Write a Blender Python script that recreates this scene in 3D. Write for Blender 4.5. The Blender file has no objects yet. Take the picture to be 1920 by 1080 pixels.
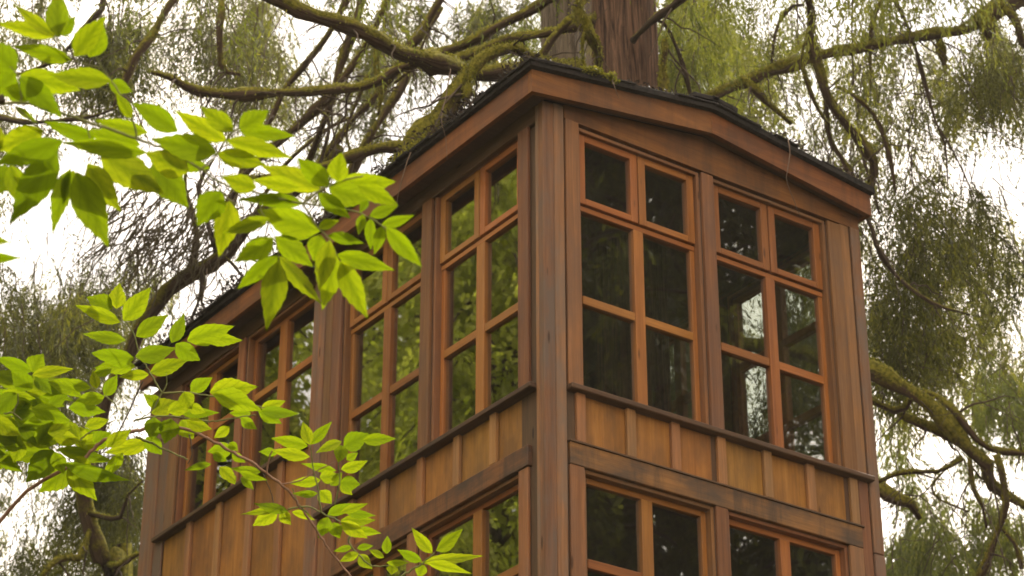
import bpy, math, random
import numpy as np
from mathutils import Vector, Matrix

random.seed(7)
rng = np.random.default_rng(11)
SC = bpy.context.scene
COL = SC.collection

# ------------------------------------------------------------------ camera
FPX, YAW, PITCH = 4454.0, math.radians(35.217), math.radians(28.102)
CAM = np.array([-6.906, -9.463, -5.679])
cf = np.array([math.sin(YAW)*math.cos(PITCH), math.cos(YAW)*math.cos(PITCH), math.sin(PITCH)])
cr = np.array([math.cos(YAW), -math.sin(YAW), 0.0])
cu = np.cross(cr, cf)
cd = bpy.data.cameras.new('camera')
cam = bpy.data.objects.new('camera', cd)
COL.objects.link(cam)
cam.matrix_world = Matrix(((cr[0], cu[0], -cf[0], CAM[0]), (cr[1], cu[1], -cf[1], CAM[1]), (cr[2], cu[2], -cf[2], CAM[2]), (0, 0, 0, 1)))
cd.sensor_width = 36.0
cd.lens = FPX/1920*36
cd.clip_start = 0.1
cd.clip_end = 2000
cd.dof.use_dof = True
cd.dof.focus_distance = 9.5
cd.dof.aperture_fstop = 7.0
SC.camera = cam

# ------------------------------------------------------------------ sky, sun, exposure
SUN_TO = Vector((0.85, 0.14, 1.02)).normalized()
sun_el = math.asin(SUN_TO.z)
sun_az = math.atan2(SUN_TO.x, SUN_TO.y)
world = bpy.data.worlds.new('World')
SC.world = world
world.use_nodes = True
wn, wl = world.node_tree.nodes, world.node_tree.links
wn.clear()
w_out = wn.new('ShaderNodeOutputWorld')
w_bg = wn.new('ShaderNodeBackground')
w_bg.inputs['Strength'].default_value = 0.105
w_sky = wn.new('ShaderNodeTexSky')
w_sky.sky_type = 'NISHITA'
w_sky.sun_disc = False
w_sky.sun_elevation = sun_el
w_sky.sun_rotation = sun_az
w_co = wn.new('ShaderNodeTexCoord')
w_no = wn.new('ShaderNodeTexNoise')
w_no.inputs['Scale'].default_value = 3.0
w_no.inputs['Detail'].default_value = 4.0
w_rp = wn.new('ShaderNodeValToRGB')
w_rp.color_ramp.elements[0].position = 0.30
w_rp.color_ramp.elements[0].color = (0.55, 0.55, 0.55, 1)
w_rp.color_ramp.elements[1].position = 0.52
w_rp.color_ramp.elements[1].color = (1, 1, 1, 1)
w_mx = wn.new('ShaderNodeMixRGB')
w_mx.inputs['Color2'].default_value = (15.0, 13.3, 11.3, 1)
wl.new(w_co.outputs['Generated'], w_no.inputs['Vector'])
wl.new(w_no.outputs['Fac'], w_rp.inputs['Fac'])
wl.new(w_rp.outputs['Color'], w_mx.inputs['Fac'])
wl.new(w_sky.outputs['Color'], w_mx.inputs['Color1'])
wl.new(w_mx.outputs['Color'], w_bg.inputs['Color'])
wl.new(w_bg.outputs['Background'], w_out.inputs['Surface'])

sd = bpy.data.lights.new('sun', 'SUN')
sd.energy = 3.2
sd.angle = math.radians(0.6)
sd.color = (1.0, 0.93, 0.80)
sun = bpy.data.objects.new('sun', sd)
COL.objects.link(sun)
sun.rotation_euler = SUN_TO.to_track_quat('Z', 'Y').to_euler()
sun.location = (20, 10, 40)

vs = SC.view_settings
vs.view_transform = 'Standard'
vs.look = 'None'
vs.exposure = 0.82
vs.gamma = 1.0
vs.use_curve_mapping = False

GROUND = -7.3
FLARE_HAZE = 0.0007

# ------------------------------------------------------------------ helpers
def at(px, py, depth):
    """the world point that stands at a given distance along the line of sight"""
    return CAM + depth*(cf + (px-960)/FPX*cr - (py-540)/FPX*cu)

WM = {}
def link(o, parent=None, M=None):
    COL.objects.link(o)
    M = Matrix.Identity(4) if M is None else M
    WM[o.name] = M
    if parent is not None:
        o.parent = parent
        o.matrix_basis = WM[parent.name].inverted() @ M
    else:
        o.matrix_basis = M
    return o
def tag(o, label, cat, group=None):
    o['label'] = label
    o['category'] = cat
    if group: o['group'] = group
    return o
def empty(name, loc, label, cat, group=None):
    o = bpy.data.objects.new(name, None)
    o.empty_display_size = 0.2
    link(o, None, Matrix.Translation(Vector(loc)))
    return tag(o, label, cat, group)

_sg = [(x, y, z) for x in (-1, 1) for y in (-1, 1) for z in (-1, 1)]
def _boxtab():
    vi = {}
    dirs = []
    for s in _sg:
        for a in range(3):
            vi[(s, a)] = len(dirs)
            dirs.append((s, a))
    faces = []
    for a in range(3):
        b, c = (a+1) % 3, (a+2) % 3
        for sa in (-1, 1):
            q = []
            for sb, sc_ in ((-1, -1), (1, -1), (1, 1), (-1, 1)):
                s = [0, 0, 0]; s[a] = sa; s[b] = sb; s[c] = sc_
                q.append(vi[(tuple(s), a)])
            faces.append(q if sa > 0 else q[::-1])
    for a in range(3):
        b, c = (a+1) % 3, (a+2) % 3
        for sb in (-1, 1):
            for sc_ in (-1, 1):
                s0 = [0, 0, 0]; s0[a] = -1; s0[b] = sb; s0[c] = sc_
                s1 = list(s0); s1[a] = 1
                q = [vi[(tuple(s0), b)], vi[(tuple(s1), b)], vi[(tuple(s1), c)], vi[(tuple(s0), c)]]
                faces.append(q if sb*sc_ > 0 else q[::-1])
    for s in _sg:
        t = [vi[(s, 0)], vi[(s, 1)], vi[(s, 2)]]
        faces.append(t if s[0]*s[1]*s[2] > 0 else t[::-1])
    return dirs, faces
_BD, _BF = _boxtab()

class MB:
    def __init__(s):
        s.v = []; s.f = []; s.g = []
    def box(s, c, h, ax=None, ch=0.003, grain=None):
        """chamfered box: centre, half sizes, axes; the grain runs along the longest side"""
        ax = np.eye(3) if ax is None else np.array(ax)
        h = np.array(h, float); c = np.array(c, float)
        ch = min(ch, 0.4*h.min())
        L = int(np.argmax(h)) if grain is None else grain; perm = [L, (L+1) % 3, (L+2) % 3]
        off = rng.uniform(-40, 40, 3)
        n0 = len(s.v)
        for sg, a in _BD:
            d = np.array(sg, float)*h
            for k in range(3):
                if k != a: d[k] -= sg[k]*ch
            s.v.append(c + d @ ax)
            s.g.append(d[perm]+off)
        for f in _BF: s.f.append([i+n0 for i in f])
        return s
    def build(s, name, mat, parent=None, smooth=False, base=None):
        v = np.array(s.v)
        base = v.mean(0) if base is None else np.array(base, float)
        me = bpy.data.meshes.new(name)
        me.from_pydata([tuple(p) for p in (v-base)], [], s.f)
        at_ = me.attributes.new('grain', 'FLOAT_VECTOR', 'POINT')
        at_.data.foreach_set('vector', np.array(s.g, dtype=np.float32).ravel())
        me.materials.append(mat)
        if smooth: me.shade_smooth()
        o = bpy.data.objects.new(name, me)
        return link(o, parent, Matrix.Translation(Vector(base)))

def quadmesh(name, V, F, mat, parent=None, attrs=None, smooth=False, base=None):
    """numpy mesh: V (n,3), F (m,k)"""
    V = np.asarray(V, dtype=np.float64)
    F = np.asarray(F, dtype=np.int32)
    base = np.zeros(3) if base is None else np.array(base, float)
    me = bpy.data.meshes.new(name)
    me.vertices.add(len(V))
    me.vertices.foreach_set('co', (V-base).astype(np.float32).ravel())
    k = F.shape[1]
    me.loops.add(F.size)
    me.loops.foreach_set('vertex_index', F.ravel())
    me.polygons.add(len(F))
    me.polygons.foreach_set('loop_start', np.arange(len(F), dtype=np.int32)*k)
    me.update(calc_edges=True)
    for an, arr in (attrs or {}).items():
        arr = np.asarray(arr, dtype=np.float32)
        if arr.ndim == 1:
            a = me.attributes.new(an, 'FLOAT', 'POINT'); a.data.foreach_set('value', arr)
        else:
            a = me.attributes.new(an, 'FLOAT_VECTOR', 'POINT'); a.data.foreach_set('vector', arr.ravel())
    me.materials.append(mat)
    if smooth: me.shade_smooth()
    o = bpy.data.objects.new(name, me)
    return link(o, parent, Matrix.Translation(Vector(base)))

# ------------------------------------------------------------------ materials
def newmat(name):
    m = bpy.data.materials.new(name)
    m.use_nodes = True
    n, l = m.node_tree.nodes, m.node_tree.links
    n.clear()
    out = n.new('ShaderNodeOutputMaterial')
    return m, n, l, out
def ramp(n, l, src, stops):
    r = n.new('ShaderNodeValToRGB')
    e = r.color_ramp.elements
    while len(e) < len(stops): e.new(0.5)
    for i, (p, c) in enumerate(stops):
        e[i].position = p; e[i].color = (*c, 1)
    l.new(src, r.inputs['Fac'])
    return r.outputs['Color']
def noise(n, l, vec, scale, detail=3, rough=0.55):
    t = n.new('ShaderNodeTexNoise')
    t.inputs['Scale'].default_value = scale
    t.inputs['Detail'].default_value = detail
    t.inputs['Roughness'].default_value = rough
    if vec is not None: l.new(vec, t.inputs['Vector'])
    return t.outputs['Fac']
def mapping(n, l, vec, sc):
    t = n.new('ShaderNodeMapping')
    t.inputs['Scale'].default_value = sc
    l.new(vec, t.inputs['Vector'])
    return t.outputs['Vector']
def mix(n, l, fac, a, b, mode='MIX'):
    t = n.new('ShaderNodeMixRGB')
    t.blend_type = mode
    for inp, x in (('Fac', fac), ('Color1', a), ('Color2', b)):
        if isinstance(x, (int, float)): t.inputs[inp].default_value = x
        elif isinstance(x, tuple): t.inputs[inp].default_value = (*x, 1)
        else: l.new(x, t.inputs[inp])
    return t.outputs['Color']

def wood(name, dark, light, grey=(0.10, 0.075, 0.06), greyness=0.35, rough=0.7, drip=0.0, vary=1.0):
    m, n, l, out = newmat(name)
    a = n.new('ShaderNodeAttribute'); a.attribute_name = 'grain'
    v = a.outputs['Vector']
    g1 = noise(n, l, mapping(n, l, v, (1.1, 26, 26)), 1.0, 5, 0.6)
    g2 = noise(n, l, mapping(n, l, v, (3.5, 95, 95)), 1.0, 3, 0.6)
    vr = vary
    c = ramp(n, l, g1, [(0.30, dark), (0.70, light)])
    c = mix(n, l, ramp(n, l, g2, [(0.35, (0.35,)*3), (0.6, (0.0,)*3)]), c, tuple(x*0.55 for x in dark))
    st = noise(n, l, mapping(n, l, v, (2.2, 5, 5)), 1.0, 4, 0.65)
    sfac = ramp(n, l, st, [(0.40, (0,)*3), (0.64, (greyness,)*3)])
    c = mix(n, l, sfac, c, grey)
    if drip:
        dn = noise(n, l, mapping(n, l, v, (7.0, 0.9, 0.9)), 1.0, 5, 0.7)
        c = mix(n, l, ramp(n, l, dn, [(0.48, (0,)*3), (0.66, (drip,)*3)]), c, tuple(x*0.7 for x in grey))
    # knots
    vo = n.new('ShaderNodeTexVoronoi'); vo.inputs['Scale'].default_value = 1.0
    l.new(mapping(n, l, v, (2.0, 8.5, 8.5)), vo.inputs['Vector'])
    kf = ramp(n, l, vo.outputs['Distance'], [(0.05, (0.85,)*3), (0.10, (0,)*3)])
    c = mix(n, l, kf, c, tuple(x*0.35 for x in dark))
    oi = n.new('ShaderNodeObjectInfo')
    hv = n.new('ShaderNodeHueSaturation')
    mr = n.new('ShaderNodeMapRange')
    mr.inputs['To Min'].default_value = 1-.26*vary; mr.inputs['To Max'].default_value = 1+.22*vary
    l.new(oi.outputs['Random'], mr.inputs['Value'])
    hv.inputs['Saturation'].default_value = 1.04
    l.new(mr.outputs['Result'], hv.inputs['Value'])
    mh = n.new('ShaderNodeMath'); mh.operation = 'MULTIPLY'; mh.inputs[1].default_value = 7.31
    l.new(oi.outputs['Random'], mh.inputs[0])
    fr_ = n.new('ShaderNodeMath'); fr_.operation = 'FRACT'; l.new(mh.outputs[0], fr_.inputs[0])
    m2 = n.new('ShaderNodeMapRange'); m2.inputs['To Min'].default_value = 0.495; m2.inputs['To Max'].default_value = 0.510
    l.new(fr_.outputs[0], m2.inputs['Value']); l.new(m2.outputs['Result'], hv.inputs['Hue'])
    l.new(c, hv.inputs['Color'])
    b = n.new('ShaderNodeBsdfPrincipled')
    b.inputs['Roughness'].default_value = rough
    b.inputs['Specular IOR Level'].default_value = 0.25
    l.new(hv.outputs['Color'], b.inputs['Base Color'])
    bu = n.new('ShaderNodeBump')
    bu.inputs['Strength'].default_value = 0.35
    bu.inputs['Distance'].default_value = 0.004
    l.new(g2, bu.inputs['Height'])
    l.new(bu.outputs['Normal'], b.inputs['Normal'])
    l.new(b.outputs['BSDF'], out.inputs['Surface'])
    return m

M_POST = wood('weathered_post_wood', (0.145, 0.062, 0.030), (0.29, 0.135, 0.070), (0.145, 0.098, 0.074), 0.95)
M_CASE = wood('casing_wood', (0.165, 0.068, 0.028), (0.29, 0.130, 0.057), (0.13, 0.075, 0.05), 0.6)
M_SASH = wood('sash_wood', (0.25, 0.090, 0.025), (0.39, 0.154, 0.045), (0.16, 0.066, 0.028), 0.3, 0.5)
M_FASC = wood('fascia_wood', (0.16, 0.058, 0.019), (0.27, 0.108, 0.036), (0.085, 0.042, 0.024), 0.7, 0.7, 0.5)
M_PANL = wood('siding_panel_wood', (0.27, 0.116, 0.030), (0.38, 0.176, 0.051), (0.13, 0.064, 0.027), 0.7, vary=.4)
M_BATT = wood('batten_wood', (0.26, 0.115, 0.045), (0.39, 0.185, 0.078), (0.17, 0.10, 0.06), 0.5, vary=.5)
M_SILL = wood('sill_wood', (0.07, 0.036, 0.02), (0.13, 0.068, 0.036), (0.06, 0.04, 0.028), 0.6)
M_BAND = wood('band_board_wood', (0.165, 0.068, 0.027), (0.26, 0.115, 0.046), (0.065, 0.040, 0.028), 0.95, 0.7, 0.75)
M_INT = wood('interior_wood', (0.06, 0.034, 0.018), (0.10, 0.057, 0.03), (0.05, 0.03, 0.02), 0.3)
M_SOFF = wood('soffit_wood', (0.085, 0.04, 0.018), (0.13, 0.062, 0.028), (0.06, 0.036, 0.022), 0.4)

def plain(name, c1, c2, scale, rough=0.9, bump=0.3, dist=0.01, coord='Object'):
    m, n, l, out = newmat(name)
    tc = n.new('ShaderNodeTexCoord')
    f = noise(n, l, tc.outputs[coord], scale, 5, 0.65)
    b = n.new('ShaderNodeBsdfPrincipled')
    b.inputs['Roughness'].default_value = rough
    b.inputs['Specular IOR Level'].default_value = 0.15
    l.new(ramp(n, l, f, [(0.3, c1), (0.7, c2)]), b.inputs['Base Color'])
    bu = n.new('ShaderNodeBump'); bu.inputs['Strength'].default_value = bump; bu.inputs['Distance'].default_value = dist
    l.new(f, bu.inputs['Height']); l.new(bu.outputs['Normal'], b.inputs['Normal'])
    l.new(b.outputs['BSDF'], out.inputs['Surface'])
    return m
M_ROOF = plain('dark_roofing', (0.010, 0.009, 0.008), (0.035, 0.028, 0.024), 30, 0.85)
M_LITTER = plain('needle_litter', (0.03, 0.02, 0.012), (0.12, 0.075, 0.04), 20)
M_MOSS = plain('moss', (0.07, 0.075, 0.008), (0.24, 0.23, 0.03), 25, 0.95, 0.6)
M_GROUND = plain('forest_floor', (0.035, 0.030, 0.015), (0.10, 0.085, 0.035), 1.5, 0.95)
M_TWIG = plain('thin_twig_bark', (0.045, 0.032, 0.022), (0.11, 0.08, 0.055), 12)
M_PALETWIG = plain('dry_twig', (0.10, 0.065, 0.045), (0.20, 0.14, 0.10), 12)

def glass():
    m, n, l, out = newmat('window_glass')
    ge = n.new('ShaderNodeNewGeometry')
    dt = n.new('ShaderNodeVectorMath'); dt.operation = 'DOT_PRODUCT'
    l.new(ge.outputs['Normal'], dt.inputs[0]); l.new(ge.outputs['Incoming'], dt.inputs[1])
    def mth(op, a, b=None):
        t = n.new('ShaderNodeMath'); t.operation = op
        for i, x in enumerate((a, b)):
            if x is None: continue
            if isinstance(x, (int, float)): t.inputs[i].default_value = x
            else: l.new(x, t.inputs[i])
        return t.outputs[0]
    ab = mth('ABSOLUTE', dt.outputs['Value'])
    f = mth('ADD', mth('MULTIPLY', mth('POWER', mth('SUBTRACT', 1.0, ab), 5.0), 0.77), 0.23)
    tr = n.new('ShaderNodeBsdfTransparent'); tr.inputs['Color'].default_value = (0.90, 0.93, 0.90, 1)
    gl = n.new('ShaderNodeBsdfGlossy'); gl.inputs['Roughness'].default_value = 0.015
    tc = n.new('ShaderNodeTexCoord')
    nf = noise(n, l, tc.outputs['Object'], 2.0, 1)
    bu = n.new('ShaderNodeBump'); bu.inputs['Strength'].default_value = 0.06; bu.inputs['Distance'].default_value = 0.006
    l.new(nf, bu.inputs['Height']); l.new(bu.outputs['Normal'], gl.inputs['Normal'])
    mx = n.new('ShaderNodeMixShader')
    l.new(f, mx.inputs['Fac']); l.new(tr.outputs[0], mx.inputs[1]); l.new(gl.outputs[0], mx.inputs[2])
    l.new(mx.outputs[0], out.inputs['Surface'])
    return m
M_GLASS = glass()

def leafmat(name, stops, trans, tcol, rough=0.6, veins=False, spec=0.2):
    """leaf: diffuse + translucent, colour from the per-leaf attribute 'tone'"""
    m, n, l, out = newmat(name)
    a = n.new('ShaderNodeAttribute'); a.attribute_name = 'tone'
    fac = a.outputs['Fac']
    if veins:
        oi = n.new('ShaderNodeObjectInfo')
        fac = oi.outputs['Random']
    c = ramp(n, l, fac, stops)
    if veins:
        tc = n.new('ShaderNodeTexCoord')
        f = noise(n, l, tc.outputs['Object'], 9, 4, 0.6)
        c = mix(n, l, ramp(n, l, f, [(0.35, (0.5,)*3), (0.65, (0,)*3)]), c, tuple(x*0.70 for x in stops[0][1]))
        wv = n.new('ShaderNodeTexWave'); wv.wave_type = 'BANDS'; wv.bands_direction = 'DIAGONAL'
        wv.inputs['Scale'].default_value = 2.6; wv.inputs['Distortion'].default_value = 0.6
        ab = n.new('ShaderNodeVectorMath'); ab.operation = 'ABSOLUTE'
        l.new(tc.outputs['Object'], ab.inputs[0])
        fl = n.new('ShaderNodeVectorMath'); fl.operation = 'MULTIPLY'; fl.inputs[1].default_value = (-0.9, 1, 0)
        l.new(ab.outputs[0], fl.inputs[0]); l.new(fl.outputs[0], wv.inputs['Vector'])
        c = mix(n, l, ramp(n, l, wv.outputs['Fac'], [(0.86, (0,)*3), (1.0, (0.35,)*3)]), c, tuple(x*0.6 for x in stops[0][1]))
        sp = noise(n, l, tc.outputs['Object'], 26, 1)
        c = mix(n, l, ramp(n, l, sp, [(0.74, (0,)*3), (0.79, (0.55,)*3)]), c, (0.05, 0.035, 0.008))
        vn = n.new('ShaderNodeAttribute'); vn.attribute_name = 'vein'
        c = mix(n, l, ramp(n, l, vn.outputs['Fac'], [(0.0, (0.0,)*3), (1.0, (0.6,)*3)]), c, tuple(x*0.55 for x in stops[0][1]))
    b = n.new('ShaderNodeBsdfPrincipled')
    b.inputs['Roughness'].default_value = rough
    b.inputs['Specular IOR Level'].default_value = spec
    l.new(c, b.inputs['Base Color'])
    t = n.new('ShaderNodeBsdfTranslucent')
    tm = mix(n, l, 1.0, c, tcol, 'MULTIPLY')
    l.new(tm, t.inputs['Color'])
    mx = n.new('ShaderNodeMixShader'); mx.inputs['Fac'].default_value = trans
    l.new(b.outputs['BSDF'], mx.inputs[1]); l.new(t.outputs[0], mx.inputs[2])
    l.new(mx.outputs[0], out.inputs['Surface'])
    return m
M_CEDAR = leafmat('cedar_foliage', [(0.0, (0.032, 0.037, 0.012)), (0.5, (0.078, 0.087, 0.020)), (1.0, (0.17, 0.172, 0.032))], 0.55, (2.0, 1.85, 1.0))
M_CEDARG = leafmat('bright_cedar_foliage', [(0.0, (0.055, 0.066, 0.012)), (0.5, (0.105, 0.122, 0.019)), (1.0, (0.19, 0.195, 0.030))], 0.5, (1.6, 1.6, 1.0))
M_BROAD = leafmat('broad_leaf_foliage', [(0.0, (0.12, 0.15, 0.014)), (0.5, (0.25, 0.28, 0.026)), (1.0, (0.45, 0.45, 0.09))], 0.55, (2.0, 2.1, 1.0))
M_LEAF = leafmat('fresh_leaf', [(0.0, (0.085, 0.128, 0.0032)), (0.5, (0.122, 0.165, 0.004)), (1.0, (0.175, 0.200, 0.007))], 0.78, (1.75, 1.72, 0.6), 0.5, True, 0.15)
M_DEAD = leafmat('lichen_strands', [(0.0, (0.10, 0.08, 0.04)), (1.0, (0.24, 0.21, 0.10))], 0.4, (1.3, 1.3, 1.0))

def bark(name, c1, c2, moss=0.0, mossc1=(0.07, 0.066, 0.008), mossc2=(0.24, 0.21, 0.026)):
    m, n, l, out = newmat(name)
    tc = n.new('ShaderNodeTexCoord')
    v = tc.outputs['Object']
    g = n.new('ShaderNodeAttribute'); g.attribute_name = 'grain'
    f = noise(n, l, mapping(n, l, g.outputs['Vector'], (1.6, 30, 30)), 1.0, 6, 0.7)
    f.node.inputs['Distortion'].default_value = 1.2
    c = ramp(n, l, f, [(0.38, c1), (0.62, c2)])
    b = n.new('ShaderNodeBsdfPrincipled')
    b.inputs['Roughness'].default_value = 0.9
    b.inputs['Specular IOR Level'].default_value = 0.1
    if moss > 0:
        ge = n.new('ShaderNodeNewGeometry')
        sx = n.new('ShaderNodeSeparateXYZ'); l.new(ge.outputs['Normal'], sx.inputs[0])
        nz = noise(n, l, v, 5.0, 4)
        ad = n.new('ShaderNodeMath'); ad.operation = 'MULTIPLY_ADD'
        l.new(nz, ad.inputs[0]); ad.inputs[1].default_value = 2.2
        l.new(sx.outputs['Z'], ad.inputs[2])
        mf = ramp(n, l, ad.outputs[0], [(max(0.0, min(1, (1.45-moss)*0.5)), (0,)*3), (min(1, (1.45-moss)*0.5+0.22), (1,)*3)])
        # the ramp reads 0..1: halve the sum first
        hv = n.new('ShaderNodeMath'); hv.operation = 'MULTIPLY'; hv.inputs[1].default_value = 0.5
        l.new(ad.outputs[0], hv.inputs[0])
        l.new(hv.outputs[0], mf.node.inputs['Fac'])
        fm = noise(n, l, v, 38.0, 3)
        c = mix(n, l, mf, c, ramp(n, l, fm, [(0.3, mossc1), (0.7, mossc2)]))
    l.new(c, b.inputs['Base Color'])
    bu = n.new('ShaderNodeBump'); bu.inputs['Strength'].default_value = 0.9; bu.inputs['Distance'].default_value = 0.03
    l.new(f, bu.inputs['Height']); l.new(bu.outputs['Normal'], b.inputs['Normal'])
    l.new(b.outputs['BSDF'], out.inputs['Surface'])
    return m
M_TRUNK = bark('reddish_cedar_bark', (0.026, 0.015, 0.010), (0.175, 0.098, 0.062))
M_GREYTRUNK = bark('grey_cedar_bark', (0.04, 0.030, 0.020), (0.19, 0.145, 0.10))
M_LIMB = bark('mossy_limb_bark', (0.045, 0.028, 0.018), (0.13, 0.085, 0.055), 0.85)
M_LIMBM = bark('thick_moss_limb_bark', (0.05, 0.031, 0.019), (0.13, 0.085, 0.052), 1.2)
M_DARKB = bark('dark_bark', (0.04, 0.028, 0.02), (0.11, 0.078, 0.055), 0.35)

# ------------------------------------------------------------------ ground
def ground():
    n = 60
    xs = np.sign(np.linspace(-1, 1, n))*np.abs(np.linspace(-1, 1, n))**3*220
    X, Y = np.meshgrid(xs, xs, indexing='ij')
    Zg = GROUND + 0.12*np.sin(X*0.21+1)*np.cos(Y*0.17) + 0.05*np.sin(X*0.9)*np.sin(Y*0.8)
    V = np.stack([X, Y, Zg], -1).reshape(-1, 3)
    i = np.arange(n-1)
    I, J = np.meshgrid(i, i, indexing='ij')
    a = (I*n+J).ravel()
    F = np.stack([a, a+n, a+n+1, a+1], -1)
    o = quadmesh('ground', V, F, M_GROUND, smooth=True)
    o['kind'] = 'structure'
ground()

# ------------------------------------------------------------------ treehouse
W, D = 2.45, 4.85
ZB = -2.35                      # underside of the lower storey
TH = empty('treehouse', (1.2, 2.4, GROUND), 'two storey red cedar treehouse with many paned windows built round a living trunk', 'treehouse')

def fb(face, a0, a1, z0, z1, d0, d1):
    """face box -> centre, half sizes; d runs inwards from the wall plane"""
    if face == 'R': lo, hi = (a0, d0, z0), (a1, d1, z1)
    elif face == 'L': lo, hi = (d0, a0, z0), (d1, a1, z1)
    elif face == 'E': lo, hi = (W-d1, a0, z0), (W-d0, a1, z1)
    else: lo, hi = (a0, D-d1, z0), (a1, D-d0, z1)
    lo, hi = np.array(lo), np.array(hi)
    return (lo+hi)/2, np.abs(hi-lo)/2
def piece(name, mat, face, a0, a1, z0, z1, d0, d1, parent=None, ch=0.004, wob=0.0, grain=None):
    c, h = fb(face, a0, a1, z0, z1, d0, d1)
    if wob:
        c = c + rng.uniform(-wob, wob, 3)
    return MB().box(c, h, ch=ch, grain=grain).build(name, mat, parent or TH)

def window(face, a0, a1, z0, z1, mull, rails, transom=None, fr=0.035):
    """a window: jamb frame > sashes, muntins and panes.  mull: (m0, m1); rails: centre heights of the bars under the transom"""
    f = MB()
    for (b0, b1, y0, y1) in ((a0, a0+0.022, z0, z1), (a1-0.022, a1, z0, z1), (a0+0.022, a1-0.022, z1-0.022, z1), (a0+0.022, a1-0.022, z0, z0+0.02)):
        f.box(*fb(face, b0, b1, y0, y1, 0.002, 0.115), ch=0.002)
    w = f.build('window', M_CASE, TH)
    i0, i1, j0, j1 = a0+0.0225, a1-0.0225, z0+0.0205, z1-0.0225
    top = transom if transom else j1
    # fixed lower light: outer stiles, centre mullion, rails
    s = MB()
    dd = (0.045, 0.085)
    s.box(*fb(face, i0, i0+fr, j0, top, *dd)); s.box(*fb(face, i1-fr, i1, j0, top, *dd))
    s.box(*fb(face, i0+fr+.0005, i1-fr-.0005, j0, j0+0.02, *dd))
    if not transom:
        s.box(*fb(face, i0+fr+.0005, i1-fr-.0005, top-0.035, top, *dd))
    s.build('sash', M_SASH, w)
    mt = MB(); mt.box(*fb(face, mull[0], mull[1], j0+0.0205, top-(0.0355 if not transom else 0.0), 0.036, 0.089)); mt.build('muntin', M_SASH, w)
    for r in rails:
        for (b0, b1) in ((i0+fr+.001, mull[0]-.001), (mull[1]+.001, i1-fr-.001)):
            MB().box(*fb(face, b0, b1, r-0.027, r+0.027, 0.041, 0.086)).build('muntin', M_SASH, w)
    zs = [j0+0.02]
    for r in rails: zs += [r-0.027, r+0.027]
    zs.append(top-(0.035 if not transom else 0.0))
    for k in range(0, len(zs), 2):
        for (b0, b1) in ((i0+fr, mull[0]), (mull[1], i1-fr)):
            MB().box(*fb(face, b0-.006, b1+.006, zs[k]-.006, zs[k+1]+.006, 0.063, 0.067), ch=0.0005).build('pane', M_GLASS, w)
    if transom:
        tb = MB(); tb.box(*fb(face, i0, i1, transom+0.0005, transom+0.034, 0.040, 0.095)); tb.build('transom_bar', M_SASH, w)
        mc = (mull[0]+mull[1])/2
        q0 = transom+0.043
        for (b0, b1) in ((i0+.004, mc-.0045), (mc+.0045, i1-.004)):
            sw = 0.052
            u = MB()
            dz = (0.026, 0.075)
            u.box(*fb(face, b0, b0+sw, q0, j1, *dz)); u.box(*fb(face, b1-sw, b1, q0, j1, *dz))
            u.box(*fb(face, b0+sw+.0005, b1-sw-.0005, q0, q0+0.042, *dz)); u.box(*fb(face, b0+sw+.0005, b1-sw-.0005, j1-0.045, j1, *dz))
            sh = u.build('sash', M_SASH, w)
            MB().box(*fb(face, b0+sw-.006, b1-sw+.006, q0+0.036, j1-0.039, 0.050, 0.054), ch=0.0005).build('pane', M_GLASS, w)
    return w

R2, R1, PT = 0.612, 1.19, 1.725
# right face, upper storey
window('R', 0.237, 1.160, 0.0, PT, (0.672, 0.743), [R2], R1)
window('R', 1.254, 2.178, 0.0, PT, (1.690, 1.760), [R2], R1)
# right face, lower storey
LH, LR, LB = -0.462, -0.985, -1.95
window('R', 0.244, 1.164, LB, LH, (0.675, 0.752), [LR, LR-0.5])
window('R', 1.255, 2.176, LB, LH, (1.684, 1.758), [LR, LR-0.5])
# left face, front bay
window('L', 0.232, 1.145, 0.0, PT, (0.655, 0.738), [R2], R1)
window('L', 1.252, 2.184, 0.0, PT, (1.680, 1.760), [R2], R1)
window('L', 0.233, 1.250, LB, LH, (0.665, 0.752), [LR, LR-0.5])
window('L', 1.350, 2.184, LB, LH, (1.725, 1.800), [LR, LR-0.5])
# left face, back bay (higher sill)
ZBS = 0.575
window('L', 2.545, 3.462, ZBS, PT-0.02, (2.985, 3.080), [1.225])
window('L', 3.550, 4.380, ZBS, PT-0.02, (3.965, 4.045), [1.225])

# casings and corner boards
for (a0, a1, z0, z1) in ((0.1405, 0.236, 0.013, 1.735), (1.161, 1.2535, 0.013, 1.722), (2.179, 2.285, 0.013, 1.722)):
    piece('casing_board', M_CASE, 'R', a0, a1, z0, z1, -0.025, 0.0)
for (a0, a1) in ((0.1455, 0.2435), (1.1645, 1.2545), (2.1765, 2.285)):
    piece('casing_board', M_CASE, 'R', a0, a1, ZB+0.1, -0.4625, -0.022, 0.0)
piece('corner_board', M_POST, 'R', -0.024, 0.053, ZB, 1.80, -0.024, 0.03, ch=0.006)
piece('corner_board', M_POST, 'R', 0.0545, 0.127, ZB, 1.81, -0.022, 0.0, ch=0.005)
piece('corner_board', M_CASE, 'R', 2.2865, 2.362, -0.02, 1.735, -0.017, 0.0, ch=0.005)
piece('corner_board', M_CASE, 'R', 2.2865, 2.362, ZB, -0.023, -0.016, 0.0, ch=0.005)
piece('corner_board', M_POST, 'R', 2.374, 2.452, -0.47, 1.735, -0.024, 0.0, ch=0.005)
piece('corner_board', M_POST, 'R', 2.374, 2.452, ZB, -0.475, -0.026, 0.0, ch=0.005)
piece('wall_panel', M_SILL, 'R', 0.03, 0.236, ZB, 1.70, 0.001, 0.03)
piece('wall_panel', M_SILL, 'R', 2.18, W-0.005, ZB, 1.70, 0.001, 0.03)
piece('wall_panel', M_SILL, 'R', 1.161, 1.2535, ZB, 1.70, 0.001, 0.03)
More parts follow.
